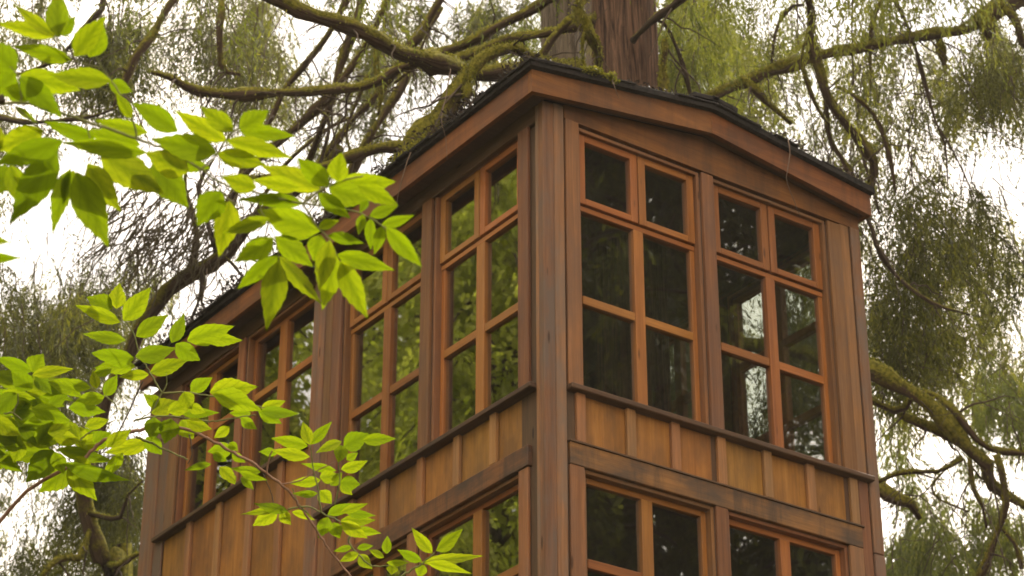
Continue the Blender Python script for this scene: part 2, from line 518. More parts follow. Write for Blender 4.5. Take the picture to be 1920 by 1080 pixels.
# left face
piece('corner_board', M_POST, 'L', 0.0315, 0.060, ZB, 1.80, -0.022, 0.0, ch=0.005)
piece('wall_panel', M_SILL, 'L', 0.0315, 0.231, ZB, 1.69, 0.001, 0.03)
for (a0, a1, z0) in ((0.131, 0.231, 0.013), (1.146, 1.2515, 0.013), (2.185, 2.283, 0.013), (2.290, 2.372, 0.013)):
    piece('casing_board', M_CASE, 'L', a0, a1, z0, 1.70, -0.025, 0.0)
piece('casing_board', M_CASE, 'L', 0.143, 0.2325, ZB+0.1, -0.4625, -0.022, 0.0)
piece('casing_board', M_CASE, 'L', 1.251, 1.349, ZB+0.1, -0.4625, -0.022, 0.0)
for (a0, a1) in ((2.185, 2.29), (2.2975, 2.372)):
    piece('corner_board', M_CASE, 'L', a0, a1, ZB, -0.02, -0.016, 0.0)
piece('corner_board', M_POST, 'L', 2.380, 2.455, ZB, 1.70, -0.028, 0.0)
piece('corner_board', M_POST, 'L', 2.462, 2.535, ZB, 1.70, -0.022, 0.0)
piece('casing_board', M_CASE, 'L', 3.463, 3.549, ZBS+0.013, 1.70, -0.022, 0.0)
piece('casing_board', M_CASE, 'L', 4.381, 4.510, ZBS+0.013, 1.70, -0.022, 0.0)
piece('corner_board', M_POST, 'L', 4.52, 4.64, ZB, 1.70, -0.018, 0.0)
piece('corner_board', M_POST, 'L', 4.65, 4.85, ZB, 1.70, -0.024, 0.0)
for (a0, a1) in ((1.146, 1.2515), (2.185, 2.544), (3.463, 3.549), (4.381, D)):
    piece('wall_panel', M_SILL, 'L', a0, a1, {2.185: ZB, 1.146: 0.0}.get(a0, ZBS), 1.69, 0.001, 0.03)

# sills
piece('sill', M_SILL, 'R', 0.134, 2.45-0.065, -0.022, 0.010, -0.062, 0.03, ch=0.005)
piece('sill', M_SILL, 'L', 0.064, 2.373, -0.022, 0.010, -0.062, 0.03, ch=0.005)
piece('sill', M_SILL, 'L', 2.537, 4.60, ZBS-0.022, ZBS+0.010, -0.062, 0.03, ch=0.005)

# apron panels with battens, right face
bx = [0.227, 0.572, 0.890, 1.227, 1.570, 1.904, 2.243]
for i, b in enumerate(bx):
    piece('batten', M_BATT, 'R', b-0.032, b+0.030, -0.318, -0.0235, -0.027, 0.0, wob=0.002)
ed = [0.128] + bx + [2.2855]
for i in range(len(ed)-1):
    piece('siding_panel', M_PANL, 'R', ed[i]+0.001, ed[i+1]-0.001, -0.318, -0.0235, 0.0025, 0.022, ch=0.002, grain=2)
piece('drip_cap', M_SILL, 'R', 0.140, 2.30, -0.330, -0.3185, -0.032, 0.02, ch=0.003)
piece('band_board', M_BAND, 'R', 0.1455, 2.2855, -0.4615, -0.3305, -0.024, 0.02)
# left face, front bay
bl = [0.475, 0.842, 1.222, 1.615, 1.985]
for b in bl:
    piece('batten', M_BATT, 'L', b-0.030, b+0.030, -0.335, -0.0235, -0.027, 0.0, wob=0.002)
ed = [0.0615] + bl + [2.184]
for i in range(len(ed)-1):
    piece('siding_panel', M_PANL, 'L', ed[i]+0.001, ed[i+1]-0.001, -0.335, -0.0235, 0.0025, 0.022, ch=0.002, grain=2)
piece('band_board', M_BAND, 'L', 0.131, 2.184, -0.4615, -0.3365, -0.030, 0.02)
# left face, back bay boards
bl = [2.880, 3.275, 3.700, 4.120, 4.560]
for b in bl[:-1]:
    piece('batten', M_BATT, 'L', b-0.034, b+0.034, ZB, ZBS-0.0235, -0.027, 0.0, wob=0.002)
ed = [2.537] + bl[:-1] + [4.519]
for i in range(len(ed)-1):
    piece('siding_panel', M_PANL, 'L', ed[i]+0.001, ed[i+1]-0.001, ZB, ZBS-0.0235, 0.0025, 0.022, ch=0.002, grain=2)

# gable geometry
RX, ZE, ZR, ZE1 = 1.185, 1.762, 1.962, 1.808            # ridge position, fascia underside at the eaves and at the ridge
XE0, XE1, YE0, YE1 = -0.165, 2.482, -0.112, 4.76
def zf(x):
    x = min(max(x, XE0), XE1)
    return ZE+(ZR-ZE)*(x-XE0)/(RX-XE0) if x < RX else ZE1+(ZR-ZE1)*(XE1-x)/(XE1-RX)
def prism(name, mat, prof, y0, y1, parent=TH):
    """extrude an x-z outline along y"""
    n = len(prof)
    b = MB()
    off = rng.uniform(-9, 9, 3)
    for y in (y0, y1):
        for (x, z) in prof:
            b.v.append(np.array((x, y, z))); b.g.append(np.array((x, y, z))+off)
    b.f.append(list(range(n))); b.f.append(list(range(n, 2*n))[::-1])
    for i in range(n):
        j = (i+1) % n
        b.f.append([i+n, j+n, j, i])
    return b.build(name, mat, parent)
FH = 0.150
# frieze board under the gable (right face)
prism('frieze_board', M_FASC, [(0.134, 1.7365), (2.452, 1.7365), (2.452, zf(2.452)+.02), (RX, ZR+.02), (0.134, zf(0.134)+.02)], -0.018, 0.02)
piece('frieze_board', M_SOFF, 'L', 0.062, D, 1.7015, 1.812, -0.015, 0.02)
# fascia boards, gable end: two slopes
prism('fascia', M_FASC, [(XE0, ZE), (RX-0.001, ZR), (RX-0.001, ZR+FH), (XE0, ZE+FH)], YE0, YE0+0.035)
prism('fascia', M_FASC, [(RX+0.001, ZR), (XE1, ZE1), (XE1, ZE1+FH), (RX+0.001, ZR+FH)], YE0, YE0+0.035)
MB().box((XE0+0.016, (YE0+0.036+YE1)/2, ZE+FH/2), (0.0165, (YE1-YE0-0.036)/2, FH/2)).build('fascia', M_FASC, TH)
MB().box((XE1-0.016, (YE0+0.036+YE1)/2, ZE1+FH/2), (0.0165, (YE1-YE0-0.036)/2, FH/2)).build('fascia', M_FASC, TH)
# soffit boards (underside of the eaves)
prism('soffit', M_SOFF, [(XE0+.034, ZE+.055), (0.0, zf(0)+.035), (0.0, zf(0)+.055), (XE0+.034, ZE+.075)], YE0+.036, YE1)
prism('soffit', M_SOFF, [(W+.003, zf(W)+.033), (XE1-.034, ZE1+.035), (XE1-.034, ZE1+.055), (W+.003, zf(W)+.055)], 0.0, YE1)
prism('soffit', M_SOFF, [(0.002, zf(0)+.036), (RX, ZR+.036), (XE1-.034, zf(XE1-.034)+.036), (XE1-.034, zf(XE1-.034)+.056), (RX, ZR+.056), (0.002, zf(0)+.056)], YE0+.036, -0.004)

# roof: strips of deck leaving a skylight opening over the room
def zt(x): return zf(x)+FH+.003
def zc(x): return zf(x)+.03
def slab(x0, x1, y0, y1):
    prism('roof', M_ROOF, [(x0, zt(x0)), (x1, zt(x1)), (x1, zt(x1)+.03), (x0, zt(x0)+.03)], y0, y1)
slab(XE0-.03, RX, YE0-.035, YE1)
slab(RX, XE1+.012, YE0-.035, YE1)
for (x0, x1) in ((0.03, RX), (RX, W-.03)):
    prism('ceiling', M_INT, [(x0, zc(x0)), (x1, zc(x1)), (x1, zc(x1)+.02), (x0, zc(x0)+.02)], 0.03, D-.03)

# shingle edges: uneven dark butts along the eave and the gable end
def shingle(c, h, tilt):
    ct, st_ = math.cos(tilt), math.sin(tilt)
    MB().box(c, h, ax=[(ct, 0, st_), (0, 1, 0), (-st_, 0, ct)], ch=0.003).build('shingle', M_ROOF, TH)
y = YE0-.05
sl0 = math.atan2(ZR-ZE, RX-XE0); sl1 = math.atan2(ZR-ZE1, XE1-RX)
while y < YE1:
    w_ = rng.uniform(0.10, 0.24)
    for k in range(2):
        xx = XE0 + 0.105 - rng.uniform(0.0, 0.04) + 0.03*k
        shingle((xx, y+w_/2, zt(XE0)+.045+.012*k + rng.uniform(0, .012)), (0.14, w_/2-.003, rng.uniform(.006, .009)), sl0 + rng.uniform(-.03, .03))
    y += w_
x = XE0
while x < XE1+.01:
    w_ = rng.uniform(0.10, 0.22)
    xm = min(x+w_/2, XE1-.075)
    s_ = sl0 if xm < RX else -sl1
    for k in range(2):
        shingle((xm, YE0-.025+.15-rng.uniform(0, .03)+.03*k, zt(xm)+.037+.012*k+rng.uniform(0, .008)), (w_/2+.004, 0.15, rng.uniform(.005, .008)), s_)
    x += w_
# ridge cap, thick overlapping pieces
for k in range(12):
    yy = YE0-.02+k*0.4
    for s_ in (0, 1):
        t = sl0 if s_ == 0 else -sl1
        cx_ = RX-.06 if s_ == 0 else RX+.09
        c_, s2 = math.cos(t), math.sin(t)
        MB().box((cx_, yy+.2, zt(cx_)+.078+.008*(k % 2)+.006*s_), (0.10, 0.215, 0.016), ax=[(c_, 0, s2), (0, 1, 0), (-s2, 0, c_)]).build('ridge_cap', M_ROOF, TH)

# interior: floors, back and far walls, posts
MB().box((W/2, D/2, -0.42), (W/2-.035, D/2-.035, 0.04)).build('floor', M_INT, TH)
MB().box((W/2, D/2, ZB-.06), (W/2+.25, D/2+.25, 0.055)).build('deck', M_SILL, TH)
for (face, a0, a1, length) in (('E', 0.232, 1.145, D), ('E', 1.252, 2.184, D)):
    window(face, a0, a1, 0.0, PT, ((a0+a1)/2-.035, (a0+a1)/2+.035), [R2, R1])
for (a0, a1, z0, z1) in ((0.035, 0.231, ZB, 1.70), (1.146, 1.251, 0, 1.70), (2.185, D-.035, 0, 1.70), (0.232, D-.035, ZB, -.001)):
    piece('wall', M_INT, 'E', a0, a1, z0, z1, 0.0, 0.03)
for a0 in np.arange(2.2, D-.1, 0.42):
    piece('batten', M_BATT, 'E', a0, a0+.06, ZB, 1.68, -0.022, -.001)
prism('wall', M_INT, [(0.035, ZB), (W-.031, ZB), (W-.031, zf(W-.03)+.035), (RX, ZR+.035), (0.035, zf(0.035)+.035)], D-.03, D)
prism('wall', M_INT, [(W-.03, 1.7005), (W-.0005, 1.7005), (W-.0005, 1.80), (W-.03, 1.80)], 0.03, D)

for (x_, y_) in ((0.05, 0.05), (W-.05, 0.05), (0.05, D-.05), (W-.05, D-.05)):
    MB().box((x_, y_, (GROUND-.2+ZB-.12)/2), (.09, .09, (ZB-.12-GROUND+.2)/2), ch=.008).build('stilt_post', M_POST, TH)

# ------------------------------------------------------------------ tubes, limbs, foliage
def smooth_path(P, n):
    P = np.asarray(P, float)
    if len(P) < 3:
        t = np.linspace(0, 1, n)[:, None]
        return P[0]*(1-t)+P[-1]*t
    d = np.r_[0, np.cumsum(np.linalg.norm(np.diff(P[:, :3], axis=0), axis=1))]
    u = np.linspace(0, d[-1], n)
    out = []
    for q in u:
        i = min(np.searchsorted(d, q, 'right')-1, len(P)-2)
        t = (q-d[i])/max(d[i+1]-d[i], 1e-9)
        p0 = P[max(i-1, 0)]; p1 = P[i]; p2 = P[i+1]; p3 = P[min(i+2, len(P)-1)]
        out.append(0.5*((2*p1)+(-p0+p2)*t+(2*p0-5*p1+4*p2-p3)*t*t+(-p0+3*p1-3*p2+p3)*t**3))
    return np.array(out)

def tube_arrays(P, R, sides=8, rough=0.0, seed=0):
    """tube round a path: verts, quads, grain"""
    P = np.asarray(P); n = len(P)
    T = np.gradient(P, axis=0); T /= np.linalg.norm(T, axis=1)[:, None]+1e-12
    ref = np.array([0.13, 0.31, 0.94]) if abs(T[0][2]) < 0.9 else np.array([1.0, 0.2, 0.0])
    A = np.cross(T, ref); A /= np.linalg.norm(A, axis=1)[:, None]+1e-12
    B = np.cross(T, A)
    th = np.linspace(0, 2*math.pi, sides, endpoint=False)
    r = np.asarray(R)[:, None]*np.ones((1, sides))
    if rough:
        g = np.random.default_rng(seed)
        nz = g.normal(0, 1, (n, sides))
        nz = (nz+np.roll(nz, 1, 1)+np.roll(nz, 1, 0))/1.7
        r = r*(1+rough*nz)
    V = P[:, None, :] + r[..., None]*(np.cos(th)[None, :, None]*A[:, None, :]+np.sin(th)[None, :, None]*B[:, None, :])
    G = np.zeros((n, sides, 3))
    G[..., 0] = np.r_[0, np.cumsum(np.linalg.norm(np.diff(P, axis=0), axis=1))][:, None]
    G[..., 1] = np.cos(th)*np.mean(R); G[..., 2] = np.sin(th)*np.mean(R)
    i = np.arange(n-1)[:, None]; j = np.arange(sides)[None, :]
    a = i*sides+j; b = i*sides+(j+1) % sides
    F = np.stack([a, b, b+sides, a+sides], -1).reshape(-1, 4)
    V = V.reshape(-1, 3); G = G.reshape(-1, 3)
    # end caps as collapsed quads
    e0 = np.arange(sides)
    capv = np.array([P[0], P[-1]])
    m = len(V)
    V = np.vstack([V, capv]); G = np.vstack([G, np.zeros((2, 3))])
    F = np.vstack([F, np.stack([np.full(sides, m), (e0+1) % sides, e0, e0], -1),
                   np.stack([np.full(sides, m+1), (n-1)*sides+e0, (n-1)*sides+(e0+1) % sides, (n-1)*sides+(e0+1) % sides], -1)])
    return V, F, G

class Acc:
    def __init__(s): s.V = []; s.F = []; s.T = []; s.G = []; s.n = 0
    def add(s, V, F, T=None, G=None):
        s.V.append(V); s.F.append(F+s.n); s.n += len(V)
        s.T.append(np.zeros(len(V)) if T is None else T)
        s.G.append(np.zeros((len(V), 3)) if G is None else G)
    def tube(s, P, R, sides=5, rough=0.0, seed=0):
        V, F, G = tube_arrays(P, R, sides, rough, seed)
        s.add(V, F, None, G)
    def build(s, name, mat, parent=None, smooth=False, base=None):
        if not s.V: return None
        F = np.vstack(s.F)
        V = np.vstack(s.V)
        # true triangles where a quad was collapsed
        me_attr = {'tone': np.concatenate(s.T), 'grain': np.vstack(s.G)}
        bad = F[:, 2] == F[:, 3]
        if bad.any():
            V2 = np.vstack([V, V[F[bad, 2]]+1e-6])
            F = F.copy(); F[bad, 3] = len(V)+np.arange(bad.sum())
            me_attr = {'tone': np.r_[me_attr['tone'], np.zeros(bad.sum())], 'grain': np.vstack([me_attr['grain'], np.zeros((bad.sum(), 3))])}
            V = V2
        o = quadmesh(name, V, F, mat, parent, me_attr, smooth, base)
        if name in ('crown', 'twigs', 'moss', 'lichen'): o['kind'] = 'stuff'
        return o

DOWN = np.array([0, 0, -1.0])
def unit(v): return v/(np.linalg.norm(v, axis=-1, keepdims=True)+1e-12)

def sprays(acc, base, dirs, L, K=9, lw=0.009, ll=0.05, droop=0.5, tone=(0.2, 0.8), K2=6):
    """flat drooping conifer sprays: K branchlets along each axis, K2 small leaflets along each branchlet"""
    g = rng
    N = len(base)
    if N == 0: return
    base = np.asarray(base); dirs = unit(np.asarray(dirs))
    L = np.broadcast_to(np.asarray(L, float), (N,))
    side = unit(np.cross(dirs, g.normal(0, 1, (N, 3))))
    t = np.linspace(0.08, 1.0, K)[None, :]+g.uniform(-.04, .04, (N, K))
    ax = dirs[:, None, :]*t[..., None] + DOWN*(droop*t**2)[..., None]
    P = base[:, None, :] + L[:, None, None]*ax
    tang = unit(dirs[:, None, :] + DOWN*(2*droop*t)[..., None])
    sg = np.where(np.arange(K) % 2 == 0, 1.0, -1.0)[None, :, None]
    sd_ = side[:, None, :]
    d = unit(tang*0.8 + sg*sd_*(0.75*(1-0.4*t))[..., None] + g.normal(0, .12, (N, K, 3)) + DOWN*0.22)
    bl_ = L[:, None]*.55*(1-.6*t)*g.uniform(.7, 1.3, (N, K)) + .03
    u = (np.arange(K2)+.5)/K2
    u = u[None, None, :]+g.uniform(-.06, .06, (N, K, K2))
    Q = P[:, :, None, :] + d[:, :, None, :]*(bl_[..., None]*u)[..., None] + DOWN*(bl_[..., None]*.25*u*u)[..., None]
    s2 = np.where(np.arange(K2) % 2 == 0, 1.0, -1.0)[None, None, :, None]
    lat = np.broadcast_to((sd_*sg)[:, :, None, :], Q.shape)
    d2 = unit(d[:, :, None, :]*1.1 + s2*(tang[:, :, None, :]*.40 - lat*.35) + g.normal(0, .15, Q.shape) + DOWN*.35)
    l = ll*(1-.4*u)*g.uniform(.6, 1.5, u.shape)
    wv = unit(np.cross(d2, np.cross(tang, sd_)[:, :, None, :] + g.normal(0, .7, Q.shape)))*(lw*g.uniform(.6, 1.4, u.shape))[..., None]
    p2 = Q + d2*l[..., None]; pm = Q + d2*(l*.45)[..., None]
    V = np.stack([Q, pm+wv*.5, p2, pm-wv*.5], 3).reshape(-1, 3)
    n = N*K*K2
    tn = np.clip(g.uniform(tone[0], tone[1], (N, 1, 1))+g.uniform(-.15, .15, (N, K, K2)), 0, 1)
    acc.add(V, np.arange(n*4).reshape(-1, 4), np.repeat(tn.ravel(), 4))

def hang(accF, accT, top, length, drift, n_spray, L=0.32, K=9, tone=(0.2, 0.8), tw=0.006, spread=0.5, ll=0.055, lw=0.011):
    """one hanging branchlet: a thin twig with sprays along it"""
    n = 8
    t = np.linspace(0, 1, n)[:, None]
    P = top + drift*t + DOWN*length*(t**1.15) + rng.normal(0, .018*length, (n, 3))*t
    accT.tube(P, np.linspace(tw, tw*.35, n), 4)
    tt = rng.uniform(0.08, 1.0, n_spray)
    idx = tt*(n-1); i0 = np.minimum(idx.astype(int), n-2); fr = (idx-i0)[:, None]
    B = P[i0]*(1-fr)+P[i0+1]*fr
    d = unit(rng.normal(0, 1, (n_spray, 3))*np.array([1, 1, .35]))*spread + DOWN*rng.uniform(.35, 1.0, (n_spray, 1))
    ok = ~(in_gap(B) | in_gap(B+DOWN*L*.6)) | (rng.uniform(0, 1, n_spray) < .22)
    B, d, n_spray = B[ok], d[ok], int(ok.sum())
    if n_spray == 0: return
    tc_ = rng.uniform(tone[0], tone[1])
    sprays(accF, B, d, L*rng.uniform(.5, 1.5, n_spray), K, lw, ll, .45, (max(0, tc_-.2), min(1, tc_+.2)), 7)

DENS = 1.3
GAPS = np.array([(130, 25, 50, 25), (300, 140, 45, 65), (320, 65, 22, 50), (525, 90, 32, 60), (590, 80, 18, 50), (645, 215, 36, 60), (790, 190, 40, 55), (880, 205, 60, 60), (700, 290, 40, 30),
                 (70, 470, 105, 45), (20, 420, 50, 40), (370, 575, 50, 60), (235, 720, 35, 50), (60, 940, 60, 50), (30, 130, 50, 30), (960, 60, 14, 30), (430, 560, 40, 60),
                 (1420, 25, 60, 32), (1470, 75, 24, 30), (1590, 40, 36, 40), (1700, 140, 26, 45), (1740, 255, 42, 55), (1865, 270, 75, 70), (1655, 395, 24, 55), (1890, 375, 36, 50), (1890, 600, 40, 55),
                 (1670, 860, 45, 55), (1745, 830, 45, 45), (1690, 945, 35, 45), (1800, 960, 30, 35), (1480, 255, 30, 30), (1540, 230, 22, 60), (1640, 240, 20, 50), (1560, 120, 20, 40), (1880, 800, 30, 30), (1650, 1010, 20, 30), (1800, 540, 16, 18), (1690, 460, 14, 24)], float)
def in_gap(P):
    d = P-CAM; z = d @ cf
    X = 960+FPX*(d @ cr)/z; Y = 540-FPX*(d @ cu)/z
    q = ((X[:, None]-GAPS[None, :, 0])/GAPS[None, :, 2])**2+((Y[:, None]-GAPS[None, :, 1])/GAPS[None, :, 3])**2
    return (q < 1).any(1)
def curtain(accF, accT, px, py, w, h, depth, n, dz=1.0, **kw):
    """a patch of hanging foliage about a line of sight, spread in depth"""
    for _ in range(int(n*DENS)):
        x_ = px + rng.normal(0, .25)*w
        y_ = py + rng.uniform(-.55, .15)*h
        dp = depth + rng.uniform(-dz, dz)
        ln = h*rng.uniform(.35, .75)*dp/FPX
        dr = cr*rng.normal(0, .16)*ln + np.array([cf[0], cf[1], 0])*rng.normal(0, .2)*ln
        hang(accF, accT, at(x_, y_, dp), max(ln, .25), dr, max(3, int(ln*12)), **kw)

def tufts(acc, P, R, per_m, lo=0.015, hi=0.05, hangp=0.5):
    """short moss blades standing on and hanging from a limb"""
    P = np.asarray(P)
    seg = np.linalg.norm(np.diff(P, axis=0), axis=1)
    n = int(seg.sum()*per_m)
    if n < 1: return
    c = np.r_[0, np.cumsum(seg)]
    u = rng.uniform(0, c[-1], n)
    i = np.minimum(np.searchsorted(c, u, 'right')-1, len(P)-2)
    f = ((u-c[i])/np.maximum(seg[i], 1e-9))[:, None]
    B = P[i]*(1-f)+P[i+1]*f
    r = (np.asarray(R)[i]*(1-f[:, 0])+np.asarray(R)[i+1]*f[:, 0])[:, None]
    o = unit(rng.normal(0, 1, (n, 3)) + np.array([0, 0, .9]))
    B = B + o*r*.94
    hg = rng.uniform(0, 1, (n, 1)) < hangp*.35
    d = unit(np.where(hg, DOWN + o*.35 + rng.normal(0, .2, (n, 3)), o + rng.normal(0, .7, (n, 3))))
    l = rng.uniform(lo, hi, (n, 1))*np.where(hg, 1.0, .45)
    wv = unit(np.cross(d, rng.normal(0, 1, (n, 3))))*rng.uniform(.002, .006, (n, 1))
    V = np.stack([B-d*.004, B+d*l*.5+wv, B+d*l, B+d*l*.5-wv], 1).reshape(-1, 3)
    acc.add(V, np.arange(n*4).reshape(-1, 4), np.repeat(rng.uniform(0, 1, n), 4))

M_MOSSB = leafmat('moss_blades', [(0.0, (0.075, 0.08, 0.008)), (0.6, (0.19, 0.185, 0.02)), (1.0, (0.33, 0.30, 0.04))], 0.4, (1.3, 1.3, .8))

def limb(parent, pts, mat=None, moss=60, name='limb', sides=9, step=0.10, jit=0.25, hangp=.55, hi=.05):
    """pts: (px, py, width in px, depth): a limb through the world points those stand at"""
    A = np.array([[*at(p[0], p[1], p[3]), p[2]/2*p[3]/FPX] for p in pts])
    ln = np.linalg.norm(np.diff(A[:, :3], axis=0), axis=1).sum()
    Q = smooth_path(A, max(8, int(ln/step)))
    P, R = Q[:, :3], np.maximum(Q[:, 3], .003)
    def sm(a, k):
        for _ in range(k): a = (np.roll(a, 1, 0)+a*2+np.roll(a, -1, 0))/4
        return a
    P = P + sm(rng.normal(0, 1, (len(P), 3)), 1)*(R*jit*.8)[:, None] + sm(rng.normal(0, 1, (len(P), 3)), 6)*(R*1.0)[:, None]
    R = R*(1+.35*sm(rng.normal(0, 1, len(R)), 2))
    V, F, G = tube_arrays(P, R*(.80+rng.normal(0, .10, len(R))), sides, .12, int(rng.integers(1e6)))
    a = Acc(); a.add(V, F, None, G)
    o = a.build(name, mat or M_LIMB, parent, True, base=P[0])
    tw = Acc()
    for _ in range(int(ln*5)):
        i = int(rng.integers(1, len(P)-1)); q = rng.uniform(.12, .55)
        d = unit(rng.normal(0, 1, 3)+np.array([0, 0, -.5]))
        t = np.linspace(0, 1, 7)[:, None]
        tw.tube(P[i]+d*q*t+DOWN*.35*q*t*t+np.cumsum(rng.normal(0, .035*q, (7, 3)), 0)*(t > 0), np.linspace(min(.35*R[i], .009), .002, 7)*rng.uniform(.7, 1.3), 5)
    tw.build('twigs', M_TWIG, o, base=P[0])
    if moss:
        m = Acc(); tufts(m, P, R, moss*(6+R.mean()*110), .010, hi*.8, hangp)
        m.build('moss', M_MOSSB, o, base=P[0])
    return o, P, R

def trunk(parent, foot, top, r0, r1, mat, flute=0.0, name='trunk', n=160, sides=200, bend=0.0):
    """fluted trunk with vertical bark ridges"""
    t = np.linspace(0, 1, n)[:, None]
    P = np.array(foot)*(1-t)+np.array(top)*t
    P = P + bend*np.sin(t*3.1)*np.array([[.7, -.5, 0]])
    th = np.linspace(0, 2*math.pi, sides, endpoint=False)[None, :]
    z = P[:, 2:3]
    R = (r0*(1-t)+r1*t) + r0*1.1*np.exp(-t*14)
    tw = th + 0.05*z
    rid = np.zeros((n, sides))
    g = np.random.default_rng(int(abs(foot[0])*100)+3)
    for k in range(34):
        q = g.integers(6, 60); ph = g.uniform(0, 7); w_ = g.uniform(.3, 2.2)
        rid += g.uniform(.3, 1)*(1-2*np.abs(np.sin(.5*(q*tw+ph+np.sin(z*w_+ph)*3.2+1.1*np.sin(z*w_*2.3+1.7*ph)))))/q**.4
    rid /= 4.2
    R = R*(1 + flute*np.sin(3*th+.12*z+.4) + flute*.6*np.sin(5*th-.2*z) + .085*rid)
    V = np.stack([P[:, 0:1]+R*np.cos(th), P[:, 1:2]+R*np.sin(th), np.broadcast_to(z, R.shape)], -1).reshape(-1, 3)
    G = np.stack([np.broadcast_to(z, R.shape), np.cos(tw)*r0, np.sin(tw)*r0], -1).reshape(-1, 3)
    i = np.arange(n-1)[:, None]; j = np.arange(sides)[None, :]
    a = i*sides+j; b = i*sides+(j+1) % sides
    F = np.stack([a, b, b+sides, a+sides], -1).reshape(-1, 4)
    return quadmesh(name, V, F, mat, parent, {'grain': G}, True, base=foot)

def twig_tangle(acc, px, py, w, h, depth, n, dz=1.0, ln=(0.4, 1.2), r=0.004, vert=0.75):
    for _ in range(n):
        dp = depth+rng.uniform(-dz, dz)
        p = at(px+rng.uniform(-.5, .5)*w, py+rng.uniform(-.5, .5)*h, dp)
        L = rng.uniform(*ln)
        d = unit(rng.normal(0, 1, 3)*np.array([1, 1, .5]) + DOWN*rng.uniform(0, 3)*vert)
        m = 7
        t = np.linspace(0, 1, m)[:, None]
        P = p + d*L*t + DOWN*L*.25*t**2 + np.cumsum(rng.normal(0, .03*L, (m, 3)), 0)
        acc.tube(P, np.linspace(r*rng.uniform(.6, 1.4), r*.3, m), 4)

# ---- main cedar growing up through the house
mc_foot = (1.668, 1.322, GROUND-.2)
MC = empty('cedar_tree', (1.668, 1.322, GROUND), 'thick reddish cedar trunk rising through the treehouse roof with mossy limbs', 'tree')
trunk(MC, mc_foot, (1.70, 1.35, 15.0), 0.265, 0.20, M_TRUNK, .05)
TD = 16.4
L_ = lambda *p, **k: limb(MC, p, **k)
L_((1110, 150, 34, 16.5), (1000, 128, 32, 16.2), (880, 133, 32, 15.8), (800, 108, 34, 15.5), (720, 75, 36, 15.2), (640, 40, 38, 15.0), (540, 2, 40, 14.8), (430, -50, 30, 14.6), moss=75)
L_((1125, -60, 34, 16.6), (1030, 0, 30, 16.9), (945, 42, 28, 17.2), (850, 86, 26, 17.5), (800, 104, 20, 17.6), (740, 150, 12, 17.8))
L_((1110, 40, 28, 16.5), (1026, 60, 22, 16.7), (945, 75, 22, 17.0), (870, 100, 24, 17.2), (796, 116, 26, 17.3), (722, 140, 30, 17.4), (660, 155, 26, 17.5), (589, 167, 26, 17.6), (500, 182, 28, 17.7), (380, 186, 26, 17.7), (330, 160, 20, 17.7), (282, 140, 12, 17.7), moss=75)
L_((1090, 120, 26, 16.4), (993, 106, 26, 15.9), (955, 88, 22, 15.7), (907, 104, 28, 15.6), (881, 132, 36, 15.5), (855, 167, 36, 15.45), (826, 204, 38, 15.4), (789, 240, 36, 15.3), (770, 272, 26, 15.25), (745, 300, 9, 15.2), (725, 330, 4, 15.2), mat=M_LIMBM, moss=130, hi=.07)
L_((884, 125, 16, 15.5), (880, 150, 26, 15.45), (876, 175, 24, 15.4), (874, 198, 8, 15.4), mat=M_LIMBM, moss=260, hi=.06)
L_((900, 250, 24, 16.3), (767, 274, 24, 16.0), (707, 285, 24, 15.9), (655, 302, 22, 15.8), (560, 330, 18, 15.8), (430, 345, 12, 15.8), moss=70)
L_((1120, -30, 30, 15.6), (1083, 0, 30, 15.55), (1100, 50, 28, 15.55), (1117, 100, 26, 15.6), (1112, 150, 16, 15.7), mat=M_LIMBM, moss=120)
L_((1100, 45, 8, 15.5), (1122, 85, 9, 15.5), (1122, 125, 9, 15.55), (1108, 148, 6, 15.6), mat=M_LIMBM, moss=160, jit=.1)
L_((1092, 60, 8, 15.5), (1090, 100, 8, 15.5), (1096, 140, 7, 15.5), mat=M_LIMBM, moss=160, jit=.1)
L_((1185, 75, 16, 16.2), (1225, 35, 18, 16.0), (1275, -8, 16, 15.8), (1340, -70, 12, 15.6), moss=0, mat=M_DARKB)
L_((1190, 70, 12, 16.5), (1210, 40, 14, 16.6), (1243, 40, 12, 16.7), (1275, 110, 13, 16.8), (1292, 180, 14, 16.9), (1300, 230, 10, 17.0), moss=10, mat=M_DARKB)
L_((1246, 180, 20, 15.9), (1245, 140, 20, 15.9), (1246, 100, 20, 15.9), (1243, 68, 14, 15.9), mat=M_LIMBM, moss=150)
L_((1080, 30, 18, 16.6), (1035, 78, 18, 16.6), (1008, 112, 18, 16.6), (980, 145, 16, 16.6), moss=20)
L_((1150, -230, 30, 16.4), (1400, -150, 24, 17.2), (1510, -10, 22, 17.8), (1520, 75, 24, 18.0), (1536, 112, 24, 18.0), (1550, 170, 24, 18.0), (1572, 222, 24, 18.0), (1606, 258, 22, 18.0), (1630, 300, 20, 18.0), (1624, 350, 18, 18.0), (1610, 400, 10, 18.0), moss=70)
L_((1528, 100, 14, 18.0), (1550, 180, 10, 18.1), (1560, 260, 12, 18.2), (1590, 312, 14, 18.2), (1606, 350, 12, 18.2), moss=20)
L_((1565, 160, 10, 18.0), (1600, 178, 10, 18.0), (1640, 220, 10, 18.0), (1668, 290, 9, 18.0), (1680, 360, 5, 18.0), moss=40)
L_((1515, 70, 10, 18.0), (1500, 110, 8, 18.0), (1530, 200, 9, 18.0), (1555, 235, 7, 18.0), moss=30)
tf, tt = Acc(), Acc()
kw = dict(L=.44, K=10, lw=.013, ll=.068)
